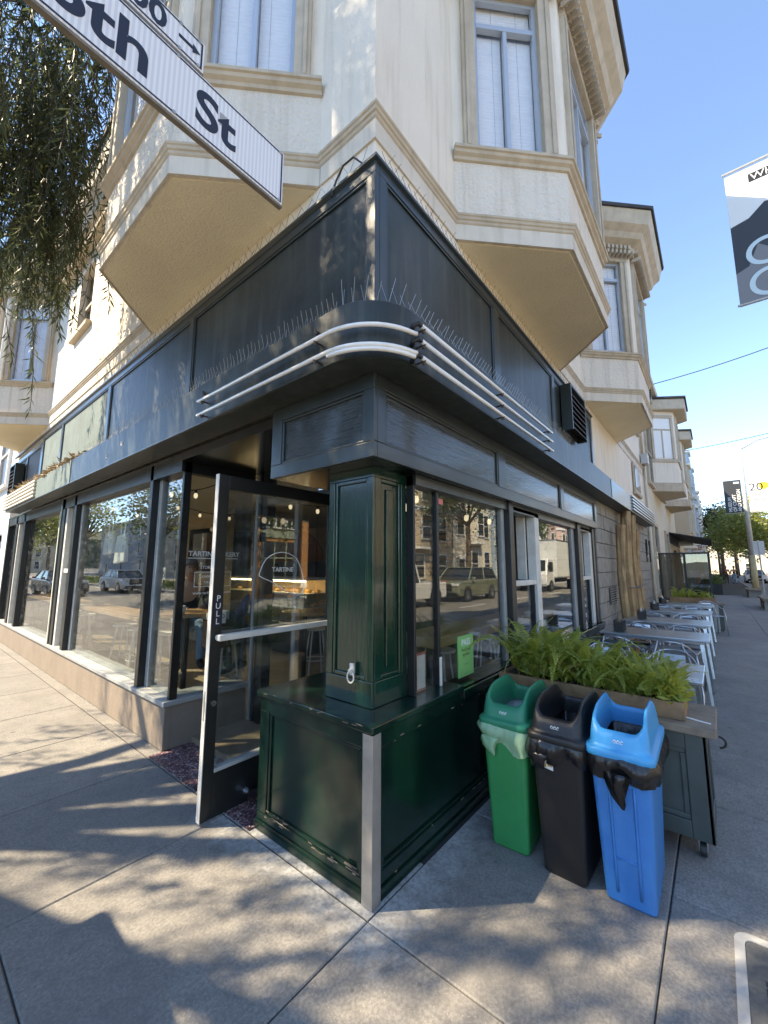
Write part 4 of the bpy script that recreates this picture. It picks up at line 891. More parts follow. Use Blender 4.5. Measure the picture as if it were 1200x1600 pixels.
MB().box(.745,.8,-.0138,-.0122,3.698,3.712).add([(.8,-.0137,3.683),(.832,-.0137,3.705),(.8,-.0137,3.727)],[(0,1,2)]).build('arrow','ink',b2)
MB().box(.93,.965,-.0137,-.0125,3.47,3.53).build('sticker_scrap','greypaint',b1)
# unseen cabinet added up the pavement to throw its shadow into view
cb=thing('shadow_cabinet','dark green traffic signal cabinet standing at the kerb','cabinet',(-2.25,1.65,0),R(0)); MB().box(-.32,.32,-.42,.42,.08,1.62).build('housing','cabinet_green',cb,bevel=.02); MB().box(-.36,.36,-.46,.46,0,.0795).build('plinth','kerb',cb); MB().box(-.35,.35,-.45,.45,1.6205,1.66).build('cap','cabinet_green',cb); MB().box(.3205,.335,-.36,.36,.15,1.55).build('door','cabinet_green',cb)
# ================================================================ interior furniture
def stool(loc,label,group='white metal bar stools inside'):
    t=thing('bar_stool',label,'stool',loc,random.uniform(0,3),group); MB().lathe([(0,0.0),(.16,0),(.165,.012),(.16,.025),(0,.025)],(0,0,.66),18).build('seat','whitemetal',t)
    for k in range(4):
        a=math.pi/4+k*math.pi/2; MB().tube([(.1*math.cos(a),.1*math.sin(a),.66),(.19*math.cos(a),.19*math.sin(a),0)],.012,6).build('leg','whitemetal',t)
    MB().tube([(.155*math.cos(2*math.pi*k/16),.155*math.sin(2*math.pi*k/16),.26) for k in range(17)],.007,5).build('foot_ring','whitemetal',t); return t
FZ=.05
sl1='white metal bar stool at the long wooden counter behind the left street window'
for y in (4.35,5.0,5.6): stool((.75,y,FZ),sl1)
stool((.75,7.6,FZ),sl1); stool((.75,8.4,FZ),sl1)
stool((2.35,3.1,FZ),'white metal bar stool by the pedestal table seen through the door',None); stool((1.0,3.15,FZ),'white metal bar stool beside the round wooden table',None); 
for x in (1.5,2.2,3.3,4.0): stool((x,.95,FZ),'white metal bar stool at the wooden ledge behind the right street windows')
wb=thing('window_counter','pale wooden counter running along inside the left street windows','counter',(.38,6.6,FZ)); MB().box(-.16,.22,-2.9,2.9,.93,.975).build('top','woodbar',wb,bevel=.005)
for y in (-2.7,-.5,2.6): MB().box(-.02,.02,y-.02,y+.02,0,.93).build('leg','blackplain',wb)
wb=thing('window_ledge','thick wooden ledge table behind the right street windows','counter',(2.6,.55,FZ)); MB().box(-1.4,2.5,-.18,.2,.9,.99).build('top','woodbar',wb,bevel=.008)
for x in (-1.2,.5,2.3): MB().box(x-.03,x+.03,-.03,.03,0,.9).build('leg','blackplain',wb)
def ptable(loc,r,label,h=.9):
    t=thing('pedestal_table',label,'table',loc); MB().lathe([(0,0),(r,0),(r,.035),(0,.035)],(0,0,h),28).build('top','woodbar',t); MB().tube([(0,0,.02),(0,0,h)],.03,10).build('stem','blackplain',t); MB().lathe([(0,0),(.24,0),(.23,.02),(.05,.04),(0,.04)],(0,0,0),20).build('base','blackplain',t); return t
ptable((.62,3.35,FZ),.34,'round wooden pedestal table behind the corner window',1.0); ptable((1.85,2.75,FZ),.3,'round wooden pedestal table seen through the door glass',.95); ptable((2.9,3.2,FZ),.32,'round wooden pedestal table beside the white stool indoors',.98)
mg=thing('coffee_mug','white coffee mug on the round wooden table','mug',(.44,3.12,1.086)); MB().lathe([(0,0),(.036,0),(.045,.05),(.045,.09),(.04,.09),(.038,.01),(0,.01)],n=18).build('cup','porcelain',mg,smooth=True); MB().tube([(.042,0,.07),(.07,0,.065),(.072,0,.035),(.042,0,.025)],.006,6).build('handle','porcelain',mg,smooth=True)
ns=thing('table_number','white number card on a thin stand on the round table','sign',(.38,3.5,1.086)); MB().tube([(0,0,0),(0,0,.36)],.004,6).lathe([(0,0),(.045,0),(.04,.01),(0,.012)],n=14).build('stand','chrome',ns); c16=MB().box(-.004,.004,-.06,.06,.36,.5).build('card','letters',ns); text('lettering','16',.12,'ink',(-.0045,.055,.39),(0,-1,0),(0,0,1),ns,ext=.0004)
bx=thing('menu_crate','brown leather box with papers beside the round table','crate',(.76,2.93,.72)); MB().box(-.12,.12,-.1,.1,0,.3).build('box','brownleather',bx,bevel=.01); MB().obox((0,0,.33),(.1,0,.01),(0,.06,.0),(0,0,.05))  .obox((.04,.04,.35),(.09,.01,-.01),(0,.004,.0),(0,0,.05)).build('papers','paper',bx)
for i,(y,z,l_) in enumerate(((5.5,2.12,.36),(5.0,2.05,.42))):
    tb=thing('tote_bag',['cream canvas tote bag hanging in the left street window, the smaller one','larger cream canvas tote bag hanging in the left street window'][i],'bag',(.42,y,z-l_)); MB().add([(-.03,-.2,0.03),(.03,-.2,.03),(.03,.2,.0),(-.03,.2,.0),(-.015,-.19,l_),(.015,-.19,l_),(.015,.19,l_-.02),(-.015,.19,l_-.02)],[(0,3,2,1),(4,5,6,7),(0,1,5,4),(1,2,6,5),(2,3,7,6),(3,0,4,7)]).build('bag_body','canvas',tb,bevel=.02)
    for s in (-.09,.09): MB().obox((0,s,l_+.2),(.002,0,0),(0,.022,0),(0,s*.3,.21)).build('strap','canvas',tb)
pc=thing('pastry_case','glass pastry case with lit shelves behind the door','display case',(3.5,5.3,FZ)); MB().box(-.4,.4,-1.0,1.6,0,.45).build('plinth','darkwall',pc); MB().box(-.4,-.394,-1,1.6,.45,1.3).build('front_pane','doorglass',pc); MB().box(-.4,.4,-1,1.6,1.3,1.34).build('top','whitemetal',pc); MB().box(.36,.4,-1,1.6,.45,1.3).build('back','tanwall',pc)
lgt=mat('caselamp',(1,.8,.5),.5,emit=6)
MB().box(-.36,-.32,-.95,1.55,1.27,1.295).build('case_lamp','caselamp',pc)
for z in (.55,.8,1.05):
    s_=MB().box(-.36,.34,-.98,1.58,z,z+.015).build('shelf','whitemetal',pc); k=MB()
    for i in range(22):
        a=random.uniform(-.28,.2); b_=-.9+i*.11; k.lathe([(0,0),(.05,0),(.06,.03),(.035,.06),(0,.065)],(a,b_,z+.016),8)
    k.build('pastries','cake',s_)
arch=MB(); ap=[(9.4-2.0*0+1.15*math.cos(math.pi*k/20)-.6,1.75+.0+ .95*math.sin(math.pi*k/20)) for k in range(21)]
n_=len(ap); arch.add([(6.57,y,z) for y,z in ap]+[(6.589,y,z) for y,z in ap],[tuple(range(n_)),tuple(range(2*n_-1,n_-1,-1))]+[((i+1)%n_,i,n_+i,n_+(i+1)%n_) for i in range(n_)])
ao=arch.build('wall_arch','orange',B); text('lettering','TARTINE',.3,'tanwall',(6.565,9.35,2.3),(0,-1,0),(0,0,1),ao,ext=.002)
mb_=thing('menu_board','slatted wooden menu board on the wall inside','menu board',(1.3,4.2,1.5)); 
mb_.location=(5.0,2.6,1.2); MB().box(0,.05,-1.2,1.2,-.1,1.5).build('board','darkwall',mb_)
for i in range(11): MB().box(-.03,-.001,-1.15,1.15,i*.13,i*.13+.09).build('slat','woodslat',mb_)
pst=thing('wall_poster','black framed poster on the tan wall behind the corner window','poster',(2.6,7.2,1.5)); MB().box(0,.03,-.5,.5,0,.9).build('frame','blackplain',pst); MB().box(-.004,-.001,-.3,.3,.1,.8).build('print','h_grey',pst)
# partition walls inside that the posters hang on
part('interior_wall',MB().box(2.64,2.8,6.2,8.4,FZ+.001,2.779),'tanwall'); part('interior_wall',MB().box(5.06,5.2,1.2,4.0,FZ+.001,2.779),'darkwall')
def bulbs(P,n,sag,label):
    t=thing('string_lights',label,'lights',(0,0,0)); P=[Vector(p) for p in P]; w_=MB(); pts=[]
    for a,b_ in zip(P[:-1],P[1:]):
        for k in range(13):
            f=k/12; p=a.lerp(b_,f); p.z-=sag*4*f*(1-f); pts.append(p)
    t.location=P[0]; pts=[p-P[0] for p in pts]
    w_.tube(pts,.006,5).build('cable','blackplain',t)
    for i in range(n):
        p=pts[int((i+.5)*len(pts)/n)]; MB().lathe([(0,-.012),(.014,-.012),(.014,.02),(0,.02)],(p.x,p.y,p.z-.025),8).build('socket','blackplain',t); MB().lathe([(0,-.055),(.018,-.045),(.024,-.02),(.016,.005),(.01,.01)],(p.x,p.y,p.z-.045),10).build('bulb','bulb',t,smooth=True)
mat('bulb',(1,.88,.7),.3,emit=.25)
bulbs([(.3,3.4,2.5),(.9,2.9,2.72),(2.0,2.6,2.4),(3.2,2.0,2.5),(4.2,1.0,2.55)],14,.12,'festoon string of small bulbs sagging across the cafe by the door')
bulbs([(.45,5.9,2.6),(1.4,5.6,2.65),(2.4,4.5,2.6)],7,.15,'short festoon string of bulbs behind the left street window'); bulbs([(.6,.4,2.15),(1.2,.5,2.3),(2.8,.5,2.2)],6,.1,'short festoon string of bulbs behind the right street windows')
# ================================================================ people
def skinned(name,V,E_,rad,mt,parent,root=0,sub=2):
    me=bpy.data.meshes.new(name); me.from_pydata(V,E_,[]); me.update(); o=bpy.data.objects.new(name,me); col.objects.link(o); o.parent=parent
    me.materials.append(M[mt])
    m=o.modifiers.new('skin','SKIN'); m.use_smooth_shade=True; m.branch_smoothing=.6
    if not me.skin_vertices: 
        me.attributes.new('s','FLOAT','POINT')
    sv=me.skin_vertices[0].data
    for i,r in enumerate(rad): sv[i].radius=r if isinstance(r,tuple) else (r,r); sv[i].use_root=(i==root)
    s=o.modifiers.new('sub','SUBSURF'); s.levels=sub; s.render_levels=sub
    return o
def person(label,loc,rz,pose,top,legs,hair,group=None,scale=1):
    t=thing('person',label,'person',loc,rz,group); t.scale=(scale,)*3
    J=pose
    names=list(J); idx={k:i for i,k in enumerate(names)}
    bones=[('pel','waist'),('waist','chest'),('chest','neck'),('neck','head0'),('head0','head1'),('head1','head2')]
    for s in 'lr': bones+=[('chest','sh'+s),('sh'+s,'el'+s),('el'+s,'wr'+s),('wr'+s,'ha'+s),('pel','hip'+s),('hip'+s,'kn'+s),('kn'+s,'an'+s),('an'+s,'to'+s)]
    rad=dict(pel=(.13,.11),waist=(.12,.095),chest=(.145,.1),neck=.05,head0=.072,head1=(.078,.092),head2=(.06,.07),sh=.062,el=.042,wr=.028,ha=(.036,.02),hip=.085,kn=.057,an=.04,to=.035)
    g=lambda k,ex=0:(tuple(x+ex for x in rad[k]) if isinstance(rad[k],tuple) else rad[k]+ex)
    rk=lambda n:n if n in rad else n[:-1]
    V=[J[n] for n in names]; skinned('body',V,[(idx[a],idx[b_]) for a,b_ in bones],[g(rk(n)) for n in names],'skin',t,idx['pel'])
    # five fingers on each hand
    for s in 'lr':
        w_,h_=Vector(J['wr'+s]),Vector(J['ha'+s]); d_=(h_-w_).normalized(); sd=Vector((0,0,1)).cross(d_).normalized() if abs(d_.z)<.9 else Vector((0,1,0)); nn=d_.cross(sd)
        fg=MB()
        for i,(o_,l_) in enumerate(((-.027,.055),(-.009,.07),(.009,.075),(.027,.065))):
            p=h_+sd*o_; fg.tube([p,p+d_*l_*.5,p+d_*l_*.9-nn*.02],[.009,.008,.006],6)
        p=w_+d_*.03+sd*.03*(1 if s=='l' else -1); fg.tube([p,p+d_*.03+sd*.03*(1 if s=='l' else -1),p+d_*.06+sd*.03*(1 if s=='l' else -1)],[.011,.009,.007],6)
        fg.build('fingers','skin',t,smooth=True)
    def sel(ns,bn,ex,mt,nm,root):
        ii={k:i for i,k in enumerate(ns)}; skinned(nm,[J[k] for k in ns],[(ii[a],ii[b_]) for a,b_ in bn],[g(rk(k),ex) for k in ns],mt,t,ii[root])
    ns=['pel','waist','chest','shl','ell','wrl','shr','elr','wrr']; sel(ns,[('pel','waist'),('waist','chest'),('chest','shl'),('shl','ell'),('ell','wrl'),('chest','shr'),('shr','elr'),('elr','wrr')],.018,top,'jacket','pel')
    ns=['pel','hipl','knl','anl','hipr','knr','anr']; sel(ns,[('pel','hipl'),('hipl','knl'),('knl','anl'),('pel','hipr'),('hipr','knr'),('knr','anr')],.014,legs,'trousers','pel')
    for s in 'lr':
        a,b_=Vector(J['an'+s]),Vector(J['to'+s]); sh=MB().tube([a+(a-b_)*.35,a*.6+b_*.4,b_,b_+(b_-a)*.2],[.035,.05,.047,.025],8); sh.build('shoe','shoe',t,smooth=True)
    h1,h2=Vector(J['head1']),Vector(J['head2']); ax=(h2-h1).normalized()
    hv=MB(); c=h1+ax*.045
    rings=[]
    for i in range(7):
        ph=R(-8+98*i/6); rings.append([(c.x-.012+.105*math.cos(ph)*math.cos(th),c.y+.09*math.cos(ph)*math.sin(th),c.z+.012+.105*math.sin(ph)-(.06*max(0,-math.cos(th)) if i==0 else 0)+(.03*max(0,math.cos(th)) if i==0 else 0)) for th in [2*math.pi*k/16 for k in range(16)]])
    loft(hv,rings,False,True).build('hair',hair,t,smooth=True)
    f=h1+Vector((.085,0,.0)); MB().tube([f+Vector((-.01,0,.03)),f+Vector((.02,0,-.01)),f+Vector((-.01,0,-.02))],[.008,.014,.008],6).build('nose','skin',t,smooth=True)
    MB().tube([f+Vector((-.006,-.04,.03)),f+Vector((-.001,-.03,.03))],.009,6).tube([f+Vector((-.006,.04,.03)),f+Vector((-.001,.03,.03))],.009,6).tube([f+Vector((-.006,-.022,-.05)),f+Vector((.001,0,-.052)),f+Vector((-.006,.022,-.05))],.005,5).build('face_features','brownleather',t)
    for s in (-1,1): MB().tube([h1+Vector((-.01,s*.082,-.02)),h1+Vector((-.01,s*.094,.01)),h1+Vector((-.012,s*.088,.035))],[.008,.014,.01],6).build('ear','skin',t,smooth=True)
    return t
def seated(hs,lean=.05,rl=.36):
    J=dict(pel=(0,0,hs+.1),waist=(lean*.3,0,hs+.25),chest=(lean,0,hs+.44),neck=(lean*1.2,0,hs+.6),head0=(lean*1.5+.02,0,hs+.67),head1=(lean*1.6+.025,0,hs+.75),head2=(lean*1.6+.015,0,hs+.84))
    for s,k in (('l',1),('r',-1)):
        J['sh'+s]=(lean,k*.19,hs+.5); J['el'+s]=(lean+.12,k*.25,hs+.24); J['wr'+s]=(rl,k*.13,hs+.285); J['ha'+s]=(rl+.075,k*.09,hs+.28)
        J['hip'+s]=(.02,k*.095,hs+.07); J['kn'+s]=(.43,k*.13,hs+.06); J['an'+s]=(.36,k*.13,hs-.36); J['to'+s]=(.48,k*.14,hs-.39)
    return J
def standing(a=.12):
    J=dict(pel=(0,0,.93),waist=(0,0,1.08),chest=(0,0,1.3),neck=(.0,0,1.48),head0=(.015,0,1.55),head1=(.02,0,1.63),head2=(.01,0,1.72))
    for s,k in (('l',1),('r',-1)):
        J['sh'+s]=(0,k*.19,1.4); J['el'+s]=(-.03*k,k*.25,1.13); J['wr'+s]=(.06-.04*k,k*.25,.9); J['ha'+s]=(.08-.04*k,k*.25,.83)
        J['hip'+s]=(0,k*.095,.9); J['kn'+s]=(a*k*.7+.03,k*.1,.49); J['an'+s]=(a*k*1.5-.03,k*.1,.07); J['to'+s]=(a*k*1.5+.1,k*.12,.035)
    return J
person('seated person in dark jacket and light blue jeans at the round table by the window',(.92,4.0,FZ),R(-108),seated(.76),'jacket','jeans','hair_grey')
person('seated person in a navy jacket with back to the door recess',(1.35,2.95,FZ),R(110),seated(.69),'navy','darkwall','hair_grey')
person('person in a black jacket and blue jeans walking away up the pavement',(52,-2.75,0),R(3),standing(.12),'jacket','jeans','jacket')
person('person in a brown jacket walking beside the one in blue jeans',(52.6,-2.15,0),R(-3),standing(-.1),'brownleather','darkwall','hair_grey')
# ================================================================ trees
def leaves(name,pts,dirs,L_,wd,mt,parent,jit=.5,kind=None):
    pts=np.asarray(pts); n=len(pts); d=np.asarray(dirs)+rng.normal(0,jit,(n,3)); d/=np.linalg.norm(d,axis=1)[:,None]
    s=np.cross(d,rng.normal(0,1,(n,3))); s/=np.linalg.norm(s,axis=1)[:,None]+1e-9
    l=(L_*rng.uniform(.6,1.2,n))[:,None]; w_=(wd*rng.uniform(.7,1.2,n))[:,None]
    v=np.stack([pts,pts+d*l*.5+s*w_*.5,pts+d*l,pts+d*l*.5-s*w_*.5],1).reshape(-1,3)
    me=bpy.data.meshes.new(name); me.vertices.add(4*n); me.vertices.foreach_set('co',v.ravel()); me.loops.add(4*n); me.loops.foreach_set('vertex_index',np.arange(4*n)); me.polygons.add(n); me.polygons.foreach_set('loop_start',np.arange(0,4*n,4)); me.polygons.foreach_set('loop_total',np.full(n,4)); me.update(calc_edges=True)
    me.materials.append(M[mt]); o=bpy.data.objects.new(name,me); col.objects.link(o); o.parent=parent
    if kind:o['kind']=kind
    return o
undergrowth()
# weeping pepper tree at the kerb
pt=thing('weeping_tree','weeping pepper tree with drooping narrow leaves hanging beside the corner bay','tree',(-3.9,5.1,0))
tk=MB(); tk.tube([(0,0,-.15),(.05,.05,1),(.0,.1,2.2),(.15,.0,3.2)],[.3,.24,.21,.18],10)
ends=[]
for k in range(11):
    a=2*math.pi*k/11+random.uniform(-.2,.2); rr=random.uniform(1.6,3.0); zz=random.uniform(6.2,8.6)
    e_=Vector((rr*math.cos(a),rr*math.sin(a),zz)); ends.append(e_)
    tk.tube([(.1,.05,3.0),(e_.x*.35,e_.y*.35,4.6),(e_.x*.7,e_.y*.7,zz-.7),tuple(e_)],[.12,.085,.05,.02],7)
for e_ in (Vector((2.75,-.9,8.2)),Vector((2.9,-.2,7.6)),Vector((2.5,-1.9,8.6)),Vector((2.7,.5,7.2))):
    ends.append(e_); tk.tube([(.1,.05,3.0),(e_.x*.4,e_.y*.4,5.0),(e_.x*.75,e_.y*.75,e_.z-.5),tuple(e_)],[.1,.07,.04,.018],7)
tk.build('trunk','trunk',pt,smooth=True)
SP,LPt,LD=[],[],[]
def strand(p,length):
    p=Vector(p); q=[p.copy()]; d_=Vector((random.uniform(-.35,.35),random.uniform(-.35,.35),-.5)); n_=max(4,int(length/.12))
    for k in range(n_):
        d_=d_*.86+Vector((random.uniform(-.1,.1),random.uniform(-.1,.1),-.16)); d_.normalize(); q.append(q[-1]+d_*.12)
    SP.append(q)
    for k in range(1,len(q)):
        for _ in range(5):
            f=random.random(); LPt.append(q[k-1].lerp(q[k],f)); an=random.uniform(0,6.28); LD.append(Vector((math.cos(an)*.7,math.sin(an)*.6,-1.1)))
for k in range(14):
    a=random.uniform(0,6.28); rr=random.uniform(.3,2.6); ends.append(Vector((rr*math.cos(a)+.2,rr*math.sin(a)-.6,random.uniform(6.0,9.0))))
for e_ in (Vector((1.5,-2.4,7.4)),Vector((1.0,-2.9,6.6)),Vector((.2,-3.0,6.2)),Vector((1.3,-1.7,8.3)),Vector((-.6,-2.6,6.6)),Vector((.6,-2.2,7.6)),Vector((-1.2,-2.9,5.6))): ends.append(e_)  # extra crown ends out of view, added to dapple the corner and pavement
for e_ in (Vector((1.1,-2,9.2)),Vector((.8,-1.8,10)),Vector((1.4,-2.3,8.8)),Vector((.5,-1.5,9.8)),Vector((1.6,-2.5,8.0)),Vector((1.2,-2.2,8.4))): ends+=[e_]*3  # higher unseen ends, weighted to shade the corner wall and fascia
for _ in range(840):
    c=random.choice(ends); o_=Vector((random.gauss(0,.55),random.gauss(0,.55),random.gauss(0,.45))); p=c*random.uniform(.75,1.0)+o_
    if p.x>3.15: p.x=3.15-random.uniform(0,.4)
    if p.x>1.6 and p.y<-3.2: continue
    strand(p,random.uniform(.5,1.7))
# strands that hang low at the corner seen from the pavement
for _ in range(90):
    strand((random.uniform(2.3,3.1),random.uniform(-1.3,.2),random.uniform(6.2,7.6)),random.uniform(1.2,2.2))
for _ in range(30):
    strand((random.uniform(2.85,3.2),random.uniform(-1.0,.4),random.uniform(5.7,6.4)),random.uniform(1.0,1.5))
for _ in range(75):
    strand((random.uniform(2.6,3.4),random.uniform(-2.1,-.7),random.uniform(6.0,8.4)),random.uniform(1.0,2.0))
for _ in range(14):
    strand((random.uniform(2.9,3.3),random.uniform(-1.5,-.3),random.uniform(5.4,6.2)),random.uniform(.9,1.5))
for _ in range(150):  # out-of-view strands added along the sun's path to shade the fascia corner
    t_=random.uniform(3.2,6.0); q_=Vector((0,random.uniform(-.1,.7),random.uniform(3.3,5.6)))+to.normalized()*t_*1.44-Vector((-3.9,5.1,0))
    strand((q_.x+random.gauss(0,.15),q_.y+random.gauss(0,.15),q_.z+.5),random.uniform(.6,1.2))
for _ in range(190):
    strand((random.uniform(1.9,3.3),random.uniform(-2.2,.6),random.uniform(6.5,8.9)),random.uniform(.9,1.9))
tw=MB()
for q in SP: tw.tube(q[::3]+[q[-1]],.004,3)
tag(tw.build('twigs','twig',pt),kind='stuff'); leaves('crown',LPt,LD,.15,.018,'pepper',pt,.35)
def tree(name,label,loc,h,cr,mt,n=2600,leaf=.22,group=None,squash=.8,seed=0):
    t=thing(name,label,'tree',loc,0,group); k=MB(); th=h-cr*1.2
    k.tube([(0,0,-.2),(.05,.02,th*.5),(0,.05,th)],[.05*h*.5,.04*h*.5,.03*h*.5],8); cl=[]
    for i in range(16):
        a=random.uniform(0,6.28); ph=random.uniform(-.5,1.2); rr=cr*random.uniform(.45,.85); c=Vector((rr*math.cos(a)*math.cos(ph),rr*math.sin(a)*math.cos(ph),h-cr*squash+rr*math.sin(ph)*squash)); cl.append(c); k.tube([(0,.03,th*.9),tuple(c*.5+Vector((0,0,th*.5))),tuple(c)],[.03*h*.3,.02*h*.3,.01],5)
    k.build('trunk','trunk',t,smooth=True); cc=np.array(cl)[rng.integers(0,16,n)]; p=cc+rng.normal(0,cr*.24,(n,3)); leaves('crown',p,rng.normal(0,1,(n,3))*[1,1,.5],leaf,leaf*.55,mt,t,.3); return t
G='street trees along the far pavements'
tree('street_tree','leafy olive green street tree across the right street behind the parked cars',(23,-11.2,0),9.2,3.6,'leaf_a',7000,.2,G)
tree('street_tree','tall street tree across the right street near the box truck',(36,-11.6,0),7.5,2.6,'leaf_a',2600,.26,G)
tree('street_tree','street tree across the right street by the brick building',(8.2,-11.5,0),5.5,1.7,'leaf_a',2200,.2,G)
tree('pavement_tree','bright yellow-green street tree beyond the lamp post banners',(44,-3.9,0),7.2,3.2,'leaf_b',8000,.25,G)
tree('pavement_tree','bright yellow-green street tree further down the right pavement',(58,-4.4,0),7.5,3.0,'leaf_b',3200,.34,G)
tree('pavement_tree','dark purple-leaved street tree behind the bright green one',(70,-2.2,0),9.5,2.6,'leaf_dark',5000,.4,G)
GM='median trees of the left street'
for i,(x,y,h,c,l) in enumerate(((-11.5,22,7,2.6,'round bushy tree on the median of the left street, nearest the crossing'),(-12.5,34,8.5,3.2,'bushy tree on the median behind the round one'),(-11,50,9,3.4,'tall bushy tree far along the left street median'),(-20,15,7,2.6,'bushy tree by the kerb across the left street'),(-21,30,9,3.2,'tall bushy tree across the left street before the houses'))): tree('median_tree',l,(x,y,-.1),h,c,'leaf_b' if i%2==0 else 'leaf_a',2600,.3,GM)
ground_piece('median',MB().box(-13.5,-10,8,120,-.19,.0),'kerb')
pp_=rng.uniform([-13.2,8.5,.0],[-10.3,60,.05],(5200,3)); lo=leaves('median_planting',pp_,np.tile([0,0,1],(5200,1)),.55,.1,'leaf_a',None,.5,'stuff'); tag(lo,'low leafy planting along the left street median','planting')
# ================================================================ vehicles
def wheel(parent,x,y,r,w_):
    s=1 if y>0 else -1
    t=MB().tube([(x,y-w_/2,r),(x,y+w_/2,r)],r,22).build('wheel','tyre',parent,bevel=.02); MB().tube([(x,y+s*w_/2*.9,r),(x,y+s*(w_/2+.012),r)],r*.64,18).build('rim','rim',t)
    sp2=MB()
    for k in range(5):
        a=2*math.pi*k/5; sp2.obox((x+r*.36*math.cos(a),y+s*(w_/2+.014),r+r*.36*math.sin(a)),(r*.27*math.cos(a),0,r*.27*math.sin(a)),(-.03*math.sin(a),0,.03*math.cos(a)),(0,.008,0))
    sp2.build('spokes','chrome',t)
def car(name,label,cat,loc,rz,paint,prof,cab,W_,wx,wr,group):
    """front towards +x. prof: lower body side outline, cab: greenhouse outline"""
    t=thing(name,label,cat,loc,rz,group)
    b_=MB().sideprism(prof,-W_/2,W_/2).build('body',paint,t,bevel=.06)
    n_=len(cab); zc=min(z for _,z in cab); zm=max(z for _,z in cab)
    f=lambda z:(W_/2-.06)-(z-zc)/(zm-zc)*.16
    MB().add([(x,-f(z),z) for x,z in cab]+[(x,f(z),z) for x,z in cab],[tuple(range(n_)),tuple(range(2*n_-1,n_-1,-1))]+[((i+1)%n_,i,n_+i,n_+(i+1)%n_) for i in range(n_)]).build('cabin','carbody_glass',t,bevel=.03)
    top=[p for p in cab if p[1]>zm-.12]; rx0,rx1=min(p[0] for p in top),max(p[0] for p in top)
    MB().box(rx0,rx1,-f(zm)-.005,f(zm)+.005,zm-.03,zm+.025).build('roof',paint,t,bevel=.02)
    bt=[p for p in cab if p[1]<zc+.05]; fx0,fx1=min(p[0] for p in bt),max(p[0] for p in bt)
    for s in (-1,1):
        for (xb_,xt) in ((fx1,rx1),(fx0,rx0),((fx0+fx1)/2,(rx0+rx1)/2)): MB().tube([(xb_,s*(f(zc)+.0),zc),(xt,s*(f(zm)+.0),zm)],.04,6).build('pillar',paint,t)
        MB().obox((fx1-.25,s*(W_/2+.08),zc+.08),(.06,0,0),(0,.09,0),(0,0,.07)).build('mirror',paint,t,bevel=.02)
        MB().obox((fx0+(fx1-fx0)*.42,s*(W_/2+.01),zc-.12),(.1,0,0),(0,.014,0),(0,0,.018)).build('door_handle','chrome',t)
    xf=max(p[0] for p in prof); xr=min(p[0] for p in prof)
    for s in (-1,1): MB().obox((xf-.06,s*(W_/2-.24),.86),(.07,0,0),(0,.2,0),(0,0,.065)).build('headlight','lampglass',t,bevel=.02); MB().obox((xr+.05,s*(W_/2-.14),.95),(.06,0,0),(0,.11,0),(0,0,.13)).build('tail_light','lamp_red',t,bevel=.02)
    MB().obox((xf-.04,0,.72),(.06,0,0),(0,W_*.3,0),(0,0,.17)).build('grille','blackplain',t,bevel=.02); MB().obox((xf-.03,0,.38),(.07,0,0),(0,W_*.42,0),(0,0,.1)).build('bumper','blackplain',t,bevel=.03); MB().obox((xf+.04,0,.5),(.01,0,0),(0,.16,0),(0,0,.06)).build('number_plate','paper',t)
    for x in wx:
        for s in (-1,1):
            MB().tube([(x,s*(W_/2-.25),wr),(x,s*(W_/2+.004),wr)],wr+.07,20).build('wheel_arch','blackplain',t); wheel(t,x,s*(W_/2-.09),wr,.22)
    return t
mat('carbody_glass',(.02,.025,.028),.06,coat=.6)
suv_p=[(-2.3,.35),(-2.33,.9),(-2.25,1.1),(1.0,1.08),(2.0,1.0),(2.28,.88),(2.33,.45),(2.2,.28),(-2.2,.28)]; suv_c=[(-2.22,1.08),(-1.95,1.6),(-1.6,1.7),(.2,1.7),(.5,1.62),(1.15,1.08)]
car('parked_suv','pale green sport utility car parked across the right street','car',(18.2,-8.95,-.13),R(180),'car_green',suv_p,suv_c,1.86,(-1.4,1.42),.36,'vehicles across the right street')
pk_p=[(-2.7,.45),(-2.7,1.05),(-.6,1.05),(1.2,1.1),(2.5,1.05),(2.75,.9),(2.75,.45),(2.6,.35),(-2.6,.35)]; pk_c=[(-.62,1.05),(-.5,1.75),(-.3,1.82),(.6,1.82),(.8,1.74),(1.35,1.08)]
car('pickup_truck','white pickup truck parked ahead of the green car','pickup',(12.0,-8.95,-.13),R(180),'car_white',pk_p,pk_c,1.95,(-1.75,1.75),.4,'vehicles across the right street')
sd_p=[(-2.3,.4),(-2.35,.85),(-2.2,1.0),(.9,.95),(2.0,.85),(2.3,.7),(2.3,.4),(2.2,.25),(-2.2,.25)]; sd_c=[(-2.0,.98),(-1.4,1.38),(-1.0,1.45),(.1,1.45),(.4,1.38),(1.05,.95)]
car('parked_sedan','dark sedan parked at the kerb of the left street','car',(-4.7,29,-.13),R(-90),'car_dark',sd_p,sd_c,1.8,(-1.4,1.4),.33,'cars on the left street'); car('parked_sedan','white sedan driving on the left street by the median','car',(-8.5,30,-.13),R(-90),'car_white',sd_p,sd_c,1.8,(-1.4,1.4),.33,'cars on the left street')
car('parked_sedan','white sedan parked far down the right pavement kerb','car',(62,-4.8,-.13),R(180),'car_white',sd_p,sd_c,1.8,(-1.4,1.4),.33,'vehicles across the right street')
tk_=thing('box_truck','white box truck with a square cab on the right street','truck',(30.5,-8.6,-.13),R(180),'vehicles across the right street')
MB().box(-4.6,1.0,-1.2,1.2,.95,3.75).build('cargo_box','truckbox',tk_,bevel=.03)
MB().box(-4.55,1.02,-1.22,1.22,3.7,3.78).box(-4.55,1.02,-1.215,1.215,.92,1.02).build('box_trim','tubealu',tk_)
